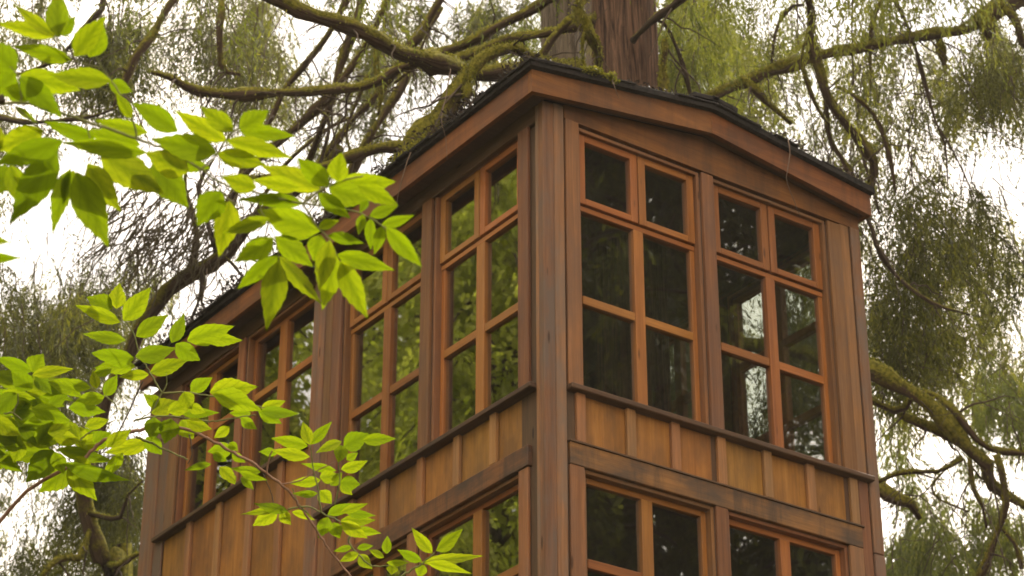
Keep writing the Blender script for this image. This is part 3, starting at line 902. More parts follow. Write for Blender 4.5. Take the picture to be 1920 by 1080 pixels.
for (x_, y_, w_, h_, d_, n_) in ((1300, 60, 120, 160, 19.5, 26), (1290, 150, 100, 100, 19, 10), (1340, -40, 260, 120, 18, 10), (1150, -230, 500, 160, 17.5, 14), (1000, 30, 60, 120, 21.5, 6), (600, -120, 900, 160, 16.5, 10), (1600, -110, 500, 160, 18, 14)):
    curtain(tf, tt, x_, y_, w_, h_, d_, n_, tone=(.35, .95), **kw)
tf.build('crown', M_CEDARG, MC)
tt.build('twigs', M_TWIG, MC)

tf, tt = Acc(), Acc()
for _ in range(120):
    z = rng.uniform(8.2, 15.5); a = rng.uniform(0, 2*math.pi); q = rng.uniform(.8, 3.2)*(1-.04*(z-8))
    c0 = np.array((1.69, 1.34, z))
    tip = c0+np.array((q*math.cos(a), q*math.sin(a), -.25*q))
    t = np.linspace(0, 1, 7)[:, None]
    P = c0*(1-t)+tip*t+np.array([[0, 0, .3]])*np.sin(t*3.14)
    tt.tube(P, np.linspace(.04, .008, 7), 5)
    for k in range(4):
        hang(tf, tt, P[3+k], rng.uniform(.3, .7), rng.normal(0, .15, 3)*np.array([1, 1, 0]), 5, tone=(.2, .8), **kw)
tf.build('crown', M_CEDAR, MC)
tt.build('twigs', M_TWIG, MC)

# ---- grey stem behind the house
gs = at(1076, 60, 20.2)
GS = empty('grey_cedar_tree', (gs[0], gs[1], GROUND), 'slimmer grey cedar trunk standing just left of the reddish trunk behind the roof', 'tree')
trunk(GS, (gs[0], gs[1], GROUND-.2), (gs[0]-.1, gs[1]+.1, 13.0), 0.23, 0.17, M_GREYTRUNK, .03, sides=64)
L2 = lambda *p, **k: limb(GS, p, **k)
L2((1090, 560, 34, 18.8), (1400, 640, 34, 17.8), (1560, 670, 32, 17.4), (1640, 697, 32, 17.2), (1700, 738, 30, 17.1), (1750, 775, 34, 17.0), (1800, 828, 38, 17.0), (1840, 862, 40, 17.0), (1865, 910, 32, 17.0), (1900, 936, 24, 17.0), (1960, 970, 14, 17.0), mat=M_LIMBM, moss=90)
L2((1560, 700, 18, 17.6), (1635, 752, 18, 17.4), (1680, 771, 18, 17.3), (1706, 742, 16, 17.25), (1730, 733, 15, 17.2), (1768, 748, 15, 17.1), (1800, 775, 15, 17.0), (1828, 812, 15, 17.0), (1870, 840, 14, 17.0), (1940, 848, 10, 17.0), moss=80)
L2((1680, 771, 20, 17.35), (1715, 790, 22, 17.25), (1755, 808, 22, 17.15), (1800, 832, 24, 17.05), mat=M_LIMBM, moss=90)
L2((1640, 908, 8, 17.3), (1665, 896, 10, 17.3), (1700, 885, 11, 17.2), (1755, 885, 11, 17.1), (1800, 862, 12, 17.0), moss=50)
L2((1580, 900, 24, 18.2), (1648, 915, 24, 18.0), (1680, 940, 24, 17.9), (1708, 946, 20, 17.8), (1724, 975, 12, 17.8), moss=60)
L2((1870, 850, 16, 16.9), (1890, 900, 18, 16.9), (1892, 950, 18, 16.9), (1878, 985, 18, 16.9), (1850, 1040, 16, 16.9), (1832, 1090, 14, 16.9), moss=70)
L2((1878, 990, 10, 16.9), (1905, 1020, 12, 16.9), (1915, 1070, 10, 16.9), moss=30)
L2((1818, 860, 9, 17.0), (1826, 920, 10, 17.0), (1842, 950, 8, 17.0), (1850, 990, 5, 17.0), moss=40)
L2((1770, 880, 8, 17.1), (1745, 910, 12, 17.1), (1760, 935, 7, 17.1), (1815, 960, 5, 17.1), moss=10)
L2((1380, 300, 14, 18.6), (1560, 370, 12, 18.0), (1626, 405, 13, 17.9), (1650, 470, 12, 17.9), (1690, 530, 11, 17.9), (1750, 572, 8, 17.9), (1820, 590, 5, 17.9), moss=15, mat=M_DARKB)
tt = Acc()
twig_tangle(tt, 1790, 900, 260, 320, 17.2, 60, .6, (.2, .7), .004)
tt.build('twigs', M_TWIG, GS)

# ---- mossy leaning tree on the left
lb = at(215, 1120, 19.5)
LT = empty('leaning_mossy_tree', (lb[0], lb[1], GROUND), 'leaning moss covered tree with upswept limbs behind the left leaves', 'tree')
LL = lambda *p, **k: limb(LT, p, **k)
foot = (lb[0]+.6, lb[1]+.3, GROUND)
a0 = np.array([[*foot, .17]] + [[*at(*p[:2], p[3]), p[2]/2*p[3]/FPX] for p in ((230, 1180, 36, 19.5), (203, 1075, 34, 19.5), (176, 1000, 32, 19.5), (158, 930, 30, 19.5), (180, 815, 28, 19.5), (228, 690, 28, 19.5), (288, 576, 28, 19.5), (335, 528, 30, 19.5), (410, 482, 28, 19.4), (470, 420, 26, 19.3), (560, 350, 22, 19.2), (640, 280, 18, 19.0))])
Q = smooth_path(a0, 90)
V, F, G = tube_arrays(Q[:, :3]+rng.normal(0, .012, (90, 3)), Q[:, 3], 12, .06, 5)
ac = Acc(); ac.add(V, F, None, G); tr = ac.build('trunk', M_LIMB, LT, True, base=foot)
mo = Acc(); tufts(mo, Q[30:, :3], Q[30:, 3], 300); mo.build('moss', M_MOSSB, tr, base=foot)
LL((410, 482, 17, 19.4), (430, 380, 20, 19.2), (500, 276, 22, 19.0), (548, 244, 25, 18.9), (604, 206, 25, 18.8), (640, 160, 23, 18.7), (690, 90, 19, 18.6), (720, 20, 16, 18.5), (740, -60, 12, 18.5), moss=70)
LL((420, 440, 16, 19.6), (480, 270, 19, 19.5), (537, 174, 20, 19.4), (556, 148, 20, 19.4), (593, 96, 20, 19.3), (622, 48, 20, 19.2), (665, -40, 17, 19.2), moss=50)
LL((560, 350, 14, 19.2), (600, 230, 17, 19.0), (640, 112, 20, 18.9), (674, 32, 23, 18.8), (690, -50, 20, 18.8), moss=50)
LL((560, 350, 14, 19.3), (690, 190, 19, 19.2), (740, 140, 20, 19.1), (783, 76, 22, 19.0), (807, 36, 22, 19.0), (850, -50, 19, 19.0), moss=50)
LL((600, 420, 14, 19.6), (665, 320, 17, 19.6), (690, 265, 19, 19.6), (712, 225, 19, 19.6), (742, 176, 19, 19.6), (790, 95, 14, 19.6), (830, 10, 11, 19.6), moss=40)
LL((470, 420, 12, 19.3), (520, 330, 11, 19.3), (610, 245, 10, 19.3), (690, 205, 9, 19.3), (720, 150, 8, 19.3), moss=30)
LL((705, 60, 12, 18.6), (703, 95, 14, 18.6), (706, 135, 14, 18.6), (714, 175, 10, 18.6), (708, 215, 5, 18.6), moss=60, mat=M_LIMBM)
LL((690, 140, 10, 18.8), (668, 190, 12, 18.8), (650, 250, 10, 18.8), (665, 300, 6, 18.8), moss=30)
LL((600, 206, 9, 18.8), (618, 225, 9, 18.8), (614, 255, 7, 18.8), (600, 300, 8, 18.8), (590, 340, 5, 18.8), moss=10, mat=M_DARKB)
LL((345, 525, 14, 19.5), (372, 440, 14, 19.5), (350, 350, 14, 19.5), (352, 300, 10, 19.5), moss=30)
LL((410, 482, 10, 19.4), (390, 420, 9, 19.3), (370, 350, 9, 19.3), (400, 300, 6, 19.3), moss=10, mat=M_DARKB)
LL((172, 985, 14, 19.5), (150, 1045, 16, 19.3), (120, 1048, 16, 19.2), (95, 1062, 14, 19.1), (80, 1085, 8, 19.0), moss=90, mat=M_LIMBM)
LL((200, 1060, 12, 19.5), (222, 1062, 13, 19.3), (245, 1045, 13, 19.2), (270, 1035, 10, 19.1), moss=70, mat=M_LIMBM)
LL((165, 960, 12, 19.5), (220, 970, 12, 19.4), (240, 930, 9, 19.4), (268, 900, 5, 19.3), moss=30, mat=M_DARKB)
LL((380, 500, 8, 19.4), (375, 545, 10, 19.4), (362, 590, 8, 19.4), (350, 620, 5, 19.4), moss=10, mat=M_DARKB)
LL((455, 440, 9, 19.3), (430, 400, 8, 19.2), (405, 460, 8, 19.2), (440, 500, 7, 19.2), (470, 540, 5, 19.2), moss=0, mat=M_DARKB)
lf = Acc()
for _ in range(230):      # pale hanging lichen and dead twigs in the fork
    p = at(rng.normal(330, 70), rng.normal(420, 50), 19.4+rng.uniform(-.6, .6))
    d = unit(np.array([*(cr*rng.normal(-.5, .5)+DOWN*rng.uniform(.2, 1))]))
    t = np.linspace(0, 1, 6)[:, None]; Lh = rng.uniform(.15, .5)
    lf.tube(p+d*Lh*t+DOWN*.3*Lh*t*t+rng.normal(0, .012, (6, 3)), np.linspace(.009, .003, 6), 4)
lf.build('lichen', M_DEAD, LT)
tt = Acc()
twig_tangle(tt, 620, 190, 520, 380, 18.9, 170, .8, (.3, 1.1), .0045)
twig_tangle(tt, 330, 430, 260, 260, 19.3, 90, .8, (.2, .8), .0045)
tt.build('twigs', M_TWIG, LT)

# ---- cedar off to the left whose drooping limbs reach into view
lc = at(-420, 540, 22)
LC = empty('left_cedar_tree', (lc[0], lc[1], GROUND), 'tall cedar left of the leaning tree with thin limbs and grey green curtains of foliage', 'tree')
trunk(LC, (lc[0], lc[1], GROUND-.2), (lc[0], lc[1], 19), .38, .15, M_TRUNK, .05, sides=48)
L3 = lambda *p, **k: limb(LC, p, **k)
L3((-420, -420, 24, 22), (150, -260, 22, 20), (330, -120, 18, 19), (400, -10, 15, 18.6), (402, 50, 16, 18.5), (408, 98, 16, 18.5), (422, 128, 14, 18.5), (452, 138, 7, 18.5), moss=40)
L3((-420, -300, 24, 22), (200, -180, 22, 20.5), (345, -50, 20, 19.8), (318, 5, 18, 19.6), (285, 65, 20, 19.5), (250, 122, 20, 19.4), (236, 152, 16, 19.4), (215, 200, 8, 19.4), moss=50)
L3((-420, -220, 24, 22), (100, -120, 18, 20.5), (190, -15, 14, 20), (165, 45, 13, 20), (130, 95, 12, 20), (90, 125, 11, 20), (40, 142, 9, 20), (-30, 150, 6, 20), moss=10, mat=M_DARKB)
L3((-420, 200, 20, 22), (-60, 218, 14, 20.5), (60, 222, 13, 20), (130, 222, 12, 20), (190, 212, 8, 20), (240, 190, 5, 20), moss=10, mat=M_DARKB)
tf, tt = Acc(), Acc()
for (x_, y_, w_, h_, d_, n_) in ((205, 60, 130, 200, 21.5, 26), (90, 10, 180, 120, 22, 10), (360, 30, 140, 160, 22.5, 16), (470, 60, 160, 200, 23.5, 20), (450, 150, 120, 110, 22.5, 5), (30, 230, 130, 80, 21.5, 7), (20, 610, 180, 240, 21.5, 18), (120, 600, 160, 220, 22.5, 16), (110, 700, 200, 200, 22, 12), (200, 560, 120, 200, 22.5, 8), (70, 470, 200, 90, 22, 4), (210, 480, 140, 120, 22.5, 6), (-150, 200, 260, 500, 22, 14), (100, -160, 700, 200, 21, 10)):
    curtain(tf, tt, x_, y_, w_, h_, d_, n_, tone=(.05, .6), **kw)
twig_tangle(tt, 250, 300, 520, 600, 21.5, 150, 1.2, (.3, 1.2), .0045)
tf.build('crown', M_CEDAR, LC)
tt.build('twigs', M_TWIG, LC)

# ---- dark young cedar low on the left
dc = at(-60, 1000, 24)
DC = empty('young_cedar_tree', (dc[0], dc[1], GROUND), 'dark green young cedar low behind the leaning trunk beside the wall', 'tree')
trunk(DC, (dc[0], dc[1], GROUND-.2), (dc[0], dc[1], 3.5), .18, .05, M_DARKB, .02, sides=20, n=20)
tf, tt = Acc(), Acc()
for (x_, y_, w_, h_, d_, n_) in ((220, 900, 130, 200, 22.5, 26), (240, 860, 60, 160, 22, 10), (110, 960, 180, 160, 23.5, 16), (60, 1050, 160, 130, 23, 14), (230, 1020, 110, 150, 23, 14), (20, 870, 90, 130, 24, 3), (140, 1060, 200, 100, 24, 10), (-120, 1000, 200, 400, 24, 10)):
    curtain(tf, tt, x_, y_, w_, h_, d_, n_, tone=(.0, .5), **kw)
tf.build('crown', M_CEDAR, DC)
tt.build('twigs', M_TWIG, DC)

# ---- cedar off to the right, with the long mossy limb that dips towards the roof
rc = at(2280, 540, 21)
RC = empty('right_cedar_tree', (rc[0], rc[1], GROUND), 'big cedar at the right whose long mossy limb dips towards the roof ridge', 'tree')
trunk(RC, (rc[0], rc[1], GROUND-.2), (rc[0], rc[1], 18), .42, .18, M_TRUNK, .05, sides=48)
L4 = lambda *p, **k: limb(RC, p, **k)
L4((2280, -150, 50, 21), (2050, -60, 42, 20), (1920, 0, 38, 19.2), (1840, 42, 42, 19), (1760, 66, 28, 18.9), (1700, 76, 28, 18.8), (1620, 88, 22, 18.6), (1530, 106, 24, 18.5), (1450, 126, 24, 18.3), (1385, 155, 24, 18.1), (1310, 182, 20, 17.9), (1250, 200, 10, 17.8), moss=70)
L4((1395, 148, 20, 18.1), (1388, 138, 22, 18.1), (1408, 158, 18, 18.0), (1440, 192, 12, 18.0), (1488, 230, 9, 18.0), moss=120, mat=M_LIMBM)
L4((1840, 35, 30, 19), (1842, 55, 26, 18.9), (1850, 78, 10, 18.9), moss=200, mat=M_LIMBM)
L4((1762, 70, 18, 18.9), (1764, 98, 20, 18.9), (1768, 122, 10, 18.9), moss=200, mat=M_LIMBM)
L4((1880, 8, 20, 19), (1905, 42, 18, 19), (1915, 80, 14, 19), (1960, 110, 10, 19), moss=60)
L4((1450, 126, 8, 18.3), (1455, 60, 7, 18.3), (1480, 15, 8, 18.4), (1510, 10, 6, 18.4), moss=30, mat=M_DARKB)
L4((1665, -20, 9, 18.6), (1638, 35, 9, 18.6), (1632, 100, 9, 18.6), (1632, 160, 8, 18.6), (1618, 200, 5, 18.6), moss=30)
L4((1600, -20, 6, 18.6), (1597, 60, 6, 18.6), (1600, 160, 5, 18.6), moss=0, mat=M_DARKB)
L4((1660, -20, 8, 18.9), (1710, 70, 8, 18.8), (1735, 160, 8, 18.8), (1752, 225, 8, 18.8), (1772, 275, 7, 18.8), (1778, 350, 5, 18.8), moss=0, mat=M_DARKB)
L4((1752, 225, 6, 18.8), (1790, 280, 6, 18.8), (1830, 370, 4, 18.8), moss=0, mat=M_TWIG)
L4((1560, 175, 9, 18.6), (1610, 260, 9, 18.5), (1650, 400, 7, 18.5), moss=10, mat=M_DARKB)
tf, tt = Acc(), Acc()
for (x_, y_, w_, h_, d_, n_) in ((1850, 120, 160, 150, 20.5, 18), (1890, 60, 110, 160, 21, 10), (1790, 140, 90, 110, 20.5, 6), (1660, 110, 160, 200, 20.5, 13), (1580, 160, 180, 200, 21, 12), (1440, 60, 150, 150, 21.5, 13), (1430, 190, 140, 110, 21, 6), (1690, 200, 150, 160, 20.5, 10), (1530, 290, 100, 120, 20, 10), (1600, 330, 90, 130, 20.5, 5), (1690, 370, 140, 190, 19.6, 14), (1800, 390, 170, 180, 19.8, 16), (1760, 450, 220, 160, 20.4, 10), (1690, 540, 140, 200, 20, 11), (1760, 600, 180, 160, 20.2, 12), (1870, 500, 130, 260, 21, 12), (1650, 450, 60, 140, 20, 5), (1710, 480, 150, 100, 20, 6), (1650, 640, 60, 140, 20, 6), (1310, 540, 70, 300, 20.5, 12), (1510, 580, 60, 300, 20.5, 14), (1360, 780, 120, 160, 20.5, 12), (1240, 620, 140, 300, 21, 14), (1500, 760, 120, 260, 20.5, 14), (1340, 440, 90, 120, 20, 6), (2080, 300, 300, 700, 20.5, 14), (1750, -100, 400, 150, 19.5, 10)):
    curtain(tf, tt, x_, y_, w_, h_, d_, n_, tone=(.15, .75), **kw)
twig_tangle(tt, 1650, 230, 500, 440, 19.4, 170, 1.2, (.3, 1.2), .004)
twig_tangle(tt, 1780, 560, 280, 320, 19.6, 60, .8, (.3, 1.0), .004)
tf.build('crown', M_CEDAR, RC)
tt.build('twigs', M_TWIG, RC)

# ---- light green cedar lower right and others further off
def far_tree(name, px, d, h, r, label, clusters, mat, tone, K=9, L=.42):
    p = at(px, 540, d)
    T = empty(name, (p[0], p[1], GROUND), label, 'tree', 'cedars in the wood behind the treehouse')
    trunk(T, (p[0], p[1], GROUND-.2), (p[0], p[1], GROUND+h), r, r*.3, M_DARKB, .03, sides=24, n=24)
    f_, t_ = Acc(), Acc()
    for c in clusters:
        curtain(f_, t_, *c, tone=tone, L=L, K=K, lw=.021, ll=.10)
    f_.build('crown', mat, T); t_.build('twigs', M_TWIG, T)
far_tree('cedar_tree', 2120, 27, 19, .3, 'light green cedar in the gap at the lower right beyond the bare limbs',
         [(1885, 730, 110, 150, 27, 12), (1850, 690, 70, 100, 27, 5), (1680, 830, 90, 160, 26, 12), (1670, 1020, 90, 150, 27, 12), (1760, 1000, 170, 170, 26, 14), (1870, 980, 120, 160, 27, 10), (1700, 940, 120, 110, 27, 6), (1800, 900, 160, 120, 28, 5), (2050, 800, 250, 500, 27, 8)], M_CEDARG, (.1, .7))
far_tree('cedar_tree', 1310, 31, 24, .35, 'bushy cedar right behind the roof ridge between the trunk and the long limb',
         [(1310, 40, 150, 230, 30, 12), (1270, 140, 110, 160, 31, 8), (1390, 110, 160, 190, 30, 9), (1440, 220, 120, 130, 30, 6), (1360, 220, 90, 100, 30, 5), (1500, 40, 160, 130, 31, 5)], M_CEDARG, (.3, 1.0))
far_tree('cedar_tree', 1120, 33, 24, .33, 'thin crowned cedar far behind the upswept mossy limbs left of the trunk',
         [(740, 40, 140, 200, 32, 9), (900, 60, 150, 160, 32, 9), (660, 130, 160, 200, 31, 9), (545, 110, 100, 160, 31, 6), (640, 290, 140, 120, 32, 5), (520, 60, 140, 200, 33, 8), (960, 30, 100, 140, 32, 7), (900, 100, 120, 60, 32, 2)], M_CEDAR, (.1, .7))
far_tree('cedar_tree', -80, 34, 22, .33, 'pale hazy cedar furthest left behind the grey green curtains',
         [(120, 580, 320, 200, 33, 13), (40, 690, 200, 160, 33, 9), (330, 560, 160, 160, 33, 4), (70, 20, 120, 100, 33, 3), (310, 50, 120, 120, 34, 3), (200, 700, 160, 160, 33, 6), (40, 950, 200, 160, 34, 4)], M_CEDAR, (.2, .8))
far_tree('cedar_tree', 2010, 35, 24, .33, 'cedar furthest right behind the dense hanging foliage',
         [(1780, 90, 220, 200, 33, 8), (1860, 420, 160, 200, 33, 7), (1600, 320, 120, 160, 34, 4), (1700, 620, 220, 180, 33, 10), (1850, 620, 140, 200, 33, 7), (1600, 60, 160, 160, 34, 5)], M_CEDAR, (.2, .8))

# ---- trees that stand round the clearing and show in the panes or screen off the sky
def ring_tree(name, x, y, h, r, label, group, mat, barkm, n, rad, tone, zlo, K, L, lw, ll, K2):
    T = empty(name, (x, y, GROUND), label, 'tree', group)
    trunk(T, (x, y, GROUND-.2), (x+.2, y, GROUND+h), r, r*.3, barkm, .04, sides=24, n=30)
    f_, t_ = Acc(), Acc()
    for _ in range(n):
        z = rng.uniform(zlo, GROUND+h*.98)
        k = 1-(z-zlo)/(GROUND+h-zlo)
        a = rng.uniform(0, 2*math.pi); q = rad*(0.25+0.75*k**.7)*rng.uniform(.35, 1.0)
        tip = np.array((x+q*math.cos(a), y+q*math.sin(a), z-q*.12))
        mid = np.array((x, y, z+.3))
        t = np.linspace(0, 1, 7)[:, None]
        P = mid*(1-t)+tip*t + np.array([[0, 0, .35]])*np.sin(t*3.14)
        t_.tube(P, np.linspace(.035, .008, 7), 4)
        m = 10
        ii = rng.uniform(2, 6, m); i0 = ii.astype(int).clip(0, 5); fr = (ii-i0)[:, None]
        B = P[i0]*(1-fr)+P[i0+1]*fr
        d = unit(rng.normal(0, 1, (m, 3))*np.array([1, 1, .4]))*.6+DOWN*rng.uniform(.2, .9, (m, 1)) + unit(tip-mid)*.4
        sprays(f_, B, d, L*rng.uniform(.6, 1.2, m), K, lw, ll, .4, tone, K2)
    f_.build('crown', mat, T); t_.build('twigs', M_TWIG, T)
gr = 'dark conifers across the clearing'
for i, (x, y, h) in enumerate(((6.2, -8.0, 22), (9.0, -7.0, 24), (10.5, -12.5, 26), (13.5, -9.5, 25), (6.0, -14.0, 25))):
    ring_tree('conifer_tree', x, y, h, .38, 'dark conifer across the clearing mirrored in the right hand windows', gr, M_CEDAR, M_DARKB, 380, 3.2, (.0, .6), GROUND+4, 8, .8, .05, .16, 4)
gr = 'bright leafy trees beside the clearing'
for i, (x, y, h) in enumerate(((-5.5, 8.5, 15), (-8.5, 9.0, 17), (-9.0, 14.0, 19), (-4.2, 15.0, 20), (-6.8, 12.0, 18), (-3.4, 10.8, 16), (-9.5, 5.0, 16), (-12.0, 0.0, 17), (-11.5, -4.5, 16), (-13.0, 6.0, 19))):  # western trees at the end added to block sky and darken the left face
    ring_tree('maple_tree', x, y, h, .2, 'bright green leafy tree standing across from the left hand windows', gr, M_BROAD, M_GREYTRUNK, 330, 2.8, (.45, 1.0) if i in (0, 3, 4, 5) else (.1, .9), GROUND+3, 7, .6, .062, .11, 4)  # sunlit look put into a lighter leaf tone for the back bay reflections

# ------------------------------------------------------------------ moss, litter and strands on the roof
def clump(acc, c, r, n, lo, hi, mat=None):
    o = unit(rng.normal(0, 1, (n, 3)))*rng.uniform(0, 1, (n, 1))**.4*np.array(r)
    B = np.array(c)+o
    d = unit(o/np.array(r)+rng.normal(0, .6, (n, 3))+DOWN*.2)
    l = rng.uniform(lo, hi, (n, 1))
    wv = unit(np.cross(d, rng.normal(0, 1, (n, 3))))*rng.uniform(.004, .010, (n, 1))
    V = np.stack([B, B+d*l*.5+wv, B+d*l, B+d*l*.5-wv], 1).reshape(-1, 3)
    acc.add(V, np.arange(n*4).reshape(-1, 4), np.repeat(rng.uniform(0, 1, n), 4))
ac = Acc()
for k in range(46):
    x_ = rng.uniform(0.16, 0.42)
    clump(ac, (x_, YE0-.035+rng.normal(0, .012), zt(x_)+.058+rng.normal(0, .008)-.02*(x_ > .36)), (.02, .018, .008), 26, .008, .025)
o = ac.build('moss_patch', M_MOSSB, None, base=at(1130, 145, 13.9))
tag(o, 'yellow green moss patch on the roof edge in front of the trunk', 'moss')
ac = Acc()
for k in range(60):
    y_ = rng.uniform(0.95, 1.35)
    clump(ac, (XE0-.03+rng.uniform(0, .1), y_, zt(XE0)+.07+rng.normal(0, .015)), (.03, .03, .02), 22, .01, .04)
o = ac.build('moss_patch', M_MOSSB, None, base=(XE0, 1.2, zt(XE0)+.06))
tag(o, 'moss patch where the mossy limb rests on the left eave', 'moss')
lit = leafmat('dark_litter', [(0.0, (.010, .008, .006)), (1.0, (.07, .046, .028))], .2, (1, 1, 1))
ac = Acc()
for k in range(260):
    y_ = rng.uniform(YE0, YE1*.95)
    clump(ac, (XE0-.03+rng.uniform(0, .15), y_, zt(XE0)+.06+abs(rng.normal(0, .04))), (.04, .05, .03), 24, .015, .06)
for k in range(90):
    x_ = rng.uniform(XE0, XE1)
    clump(ac, (x_, YE0-.03+rng.uniform(0, .1), zt(x_)+.055+abs(rng.normal(0, .012))), (.05, .03, .012), 18, .01, .045)
o = ac.build('needle_litter', lit, None)
o['kind'] = 'stuff'
o['label'] = 'dark fallen needles and debris along the roof edge'
o['category'] = 'debris'
def strand(pts, r, label, mat=M_PALETWIG, nm='dangling_twig'):
    A = np.array([at(*p) for p in pts])
    Q = smooth_path(A, 24)+rng.normal(0, .0012, (24, 3))
    a = Acc(); a.tube(Q, np.linspace(r, r*.5, 24), 5)
    o = a.build(nm, mat, None, True, base=A[0])
    tag(o, label, 'twig', 'twigs hanging from the roof edge')
strand([(1478, 262, 14.25), (1481, 290, 14.15), (1475, 335, 14.1), (1485, 365, 14.1), (1500, 405, 14.12)], .0038, 'long pale twig dangling from the right slope over the fascia')
strand([(1148, 150, 13.75), (1154, 168, 13.7), (1160, 184, 13.7)], .003, 'short pale needle hanging below the moss at the roof edge')
strand([(770, 285, 14.5), (758, 320, 14.45), (750, 352, 14.45), (742, 385, 14.45)], .004, 'frayed twig hanging over the left fascia beneath the mossy limb')
strand([(845, 130, 14.6), (834, 190, 14.4), (828, 225, 14.3), (836, 262, 14.25), (838, 300, 14.25)], .0035, 'thin vine hanging past the middle of the left eave')

# ------------------------------------------------------------------ foreground leaves
def leaf_mesh(name, seed, serr):
    """one leaflet, unit length along y, unit width along x: serrated, folded along the midrib, tip curling"""
    g = np.random.default_rng(seed)
    n = 15
    t = np.linspace(0, 1, n)
    prof = np.sin(np.pi*t**0.80)**0.95*(1-0.38*t**2.5)*1.10
    prof[0] = 0.03; prof[-1] = 0.0
    prof *= 0.46
    skew = g.uniform(-.03, .03)
    curl = g.uniform(.03, .16); fold = g.uniform(.05, .16); wv = g.uniform(.01, .03); ph = g.uniform(0, 6)
    bend = g.uniform(-.10, .10)
    V = []; vein = []
    for i in range(n):
        tooth = 1 + (serr if i % 2 else -serr*.6)*(0.2 < t[i] < .97)
        mx_ = bend*math.sin(math.pi*t[i])
        for u in (-1, -.5, 0, .5, 1):
            w_ = prof[i]*(tooth if abs(u) == 1 else 1)*(1+skew*u)
            x_ = u*w_
            V.append((mx_+x_, t[i] - (0.02 if (abs(u) == 1 and i % 2 == 0) else 0), fold*abs(x_) - curl*t[i]**2 + wv*math.sin(9*t[i]+ph+2*u)*abs(u)))
            vein.append(1.0 if u == 0 else 0.0)
    F = []
    for i in range(n-1):
        for k in range(4):
            a = i*5+k
            F.append((a, a+1, a+6, a+5))
    me = bpy.data.meshes.new(name)
    me.from_pydata(V, [], F)
    a_ = me.attributes.new('vein', 'FLOAT', 'POINT'); a_.data.foreach_set('value', np.array(vein, dtype=np.float32))
    me.materials.append(M_LEAF)
    me.shade_smooth()
    return me
LEAVES = [leaf_mesh('leaf', s, sr) for s, sr in ((1, .03), (2, .06), (3, .03), (4, .05), (5, .07), (6, .03), (7, .02), (8, .05))]

def add_leaf(parent, bx_, by_, tx, ty, w_, depth, k):
    d0 = depth + rng.uniform(-.10, .10)
    lp = math.hypot(tx-bx_, ty-by_)
    slant = rng.uniform(-.30, .30)*lp*depth/FPX
    b = at(bx_, by_, d0); t_ = at(tx, ty, d0+slant)
    yv = t_-b; ln = np.linalg.norm(yv); yv /= ln
    view = unit(CAM-b)
    nrm = view + rng.normal(0, .22, 3) + np.array([0, 0, -.25])
    xv = unit(np.cross(yv, nrm)); zv = np.cross(xv, yv)
    if zv @ view < 0: xv, zv = -xv, -zv
    wm = w_*depth/FPX/max(.6, abs(zv @ view))
    o = bpy.data.objects.new('leaf', LEAVES[k % len(LEAVES)])
    zs = (wm+ln)*.5*(-1 if rng.uniform() < .3 else 1)
    M = Matrix(((xv[0]*wm, yv[0]*ln, zv[0]*zs, b[0]), (xv[1]*wm, yv[1]*ln, zv[1]*zs, b[1]), (xv[2]*wm, yv[2]*ln, zv[2]*zs, b[2]), (0, 0, 0, 1)))
    link(o, parent, M)
    # shear-free scale survives as matrix_basis (columns are orthogonal)
    return o

M_GSTEM = plain('green_stem', (0.10, 0.12, 0.03), (0.22, 0.21, 0.08), 30)
M_BSTEM = plain('brown_stem', (0.14, 0.075, 0.045), (0.30, 0.17, 0.11), 25)
def stem(parent, pts, wpx, depth, mat=M_GSTEM, nm='stem'):
    A = np.array([at(p[0], p[1], (p[2] if len(p) > 2 else depth)) for p in pts])
    n = max(10, 5*len(pts))
    Q = smooth_path(A, n)
    r = wpx/2*depth/FPX
    a = Acc(); a.tube(Q+rng.normal(0, r*.25, Q.shape), np.linspace(r, r*.55, n), 7, .05, 3)
    return a.build(nm, mat, parent, True, base=A[0])

D1 = 5.2
f1 = at(-700, 900, 5.4)
UB = empty('broadleaf_tree', (f1[0], f1[1], GROUND), 'young broadleaf tree with large lime green compound leaves at the upper left', 'tree', 'leafy branches at the left')
stem(UB, [(-660, 2600, 5.4), (-640, 1500, 5.4), (-560, 700, 5.3), (-300, 330, 5.2), (-120, 220, 5.2), (10, 195, 5.2)], 34, 5.4, M_GREYTRUNK, 'trunk')
for pts, w_ in (([(0, 195), (60, 195), (110, 210), (155, 225), (215, 245), (270, 265), (330, 288), (378, 318), (410, 340), (440, 352), (475, 360), (520, 370), (568, 382), (600, 385), (640, 390), (680, 402), (727, 430)], 6),
                ([(378, 318), (405, 290), (425, 262), (437, 247), (452, 238)], 4), ([(374, 316), (380, 335), (410, 355), (435, 378), (460, 395)], 4),
                ([(568, 382), (600, 357), (640, 340), (680, 330)], 5), ([(568, 382), (584, 408), (598, 428), (616, 447), (632, 480)], 4.5),
                ([(480, 361), (490, 395), (505, 420), (515, 445), (523, 484)], 3), ([(40, 195), (38, 165), (33, 140), (18, 125)], 4),
                ([(155, 225), (153, 195), (156, 165)], 3), ([(155, 225), (165, 245), (170, 280), (165, 310)], 3), ([(28, 200), (60, 228), (92, 258), (115, 290), (133, 318)], 3),
                ([(257, 262), (250, 230), (238, 200), (215, 160), (192, 128), (180, 105)], 4), ([(130, 112), (115, 85), (102, 68)], 5), ([(192, 128), (160, 120), (130, 112)], 3)):
    stem(UB, pts, w_, D1)
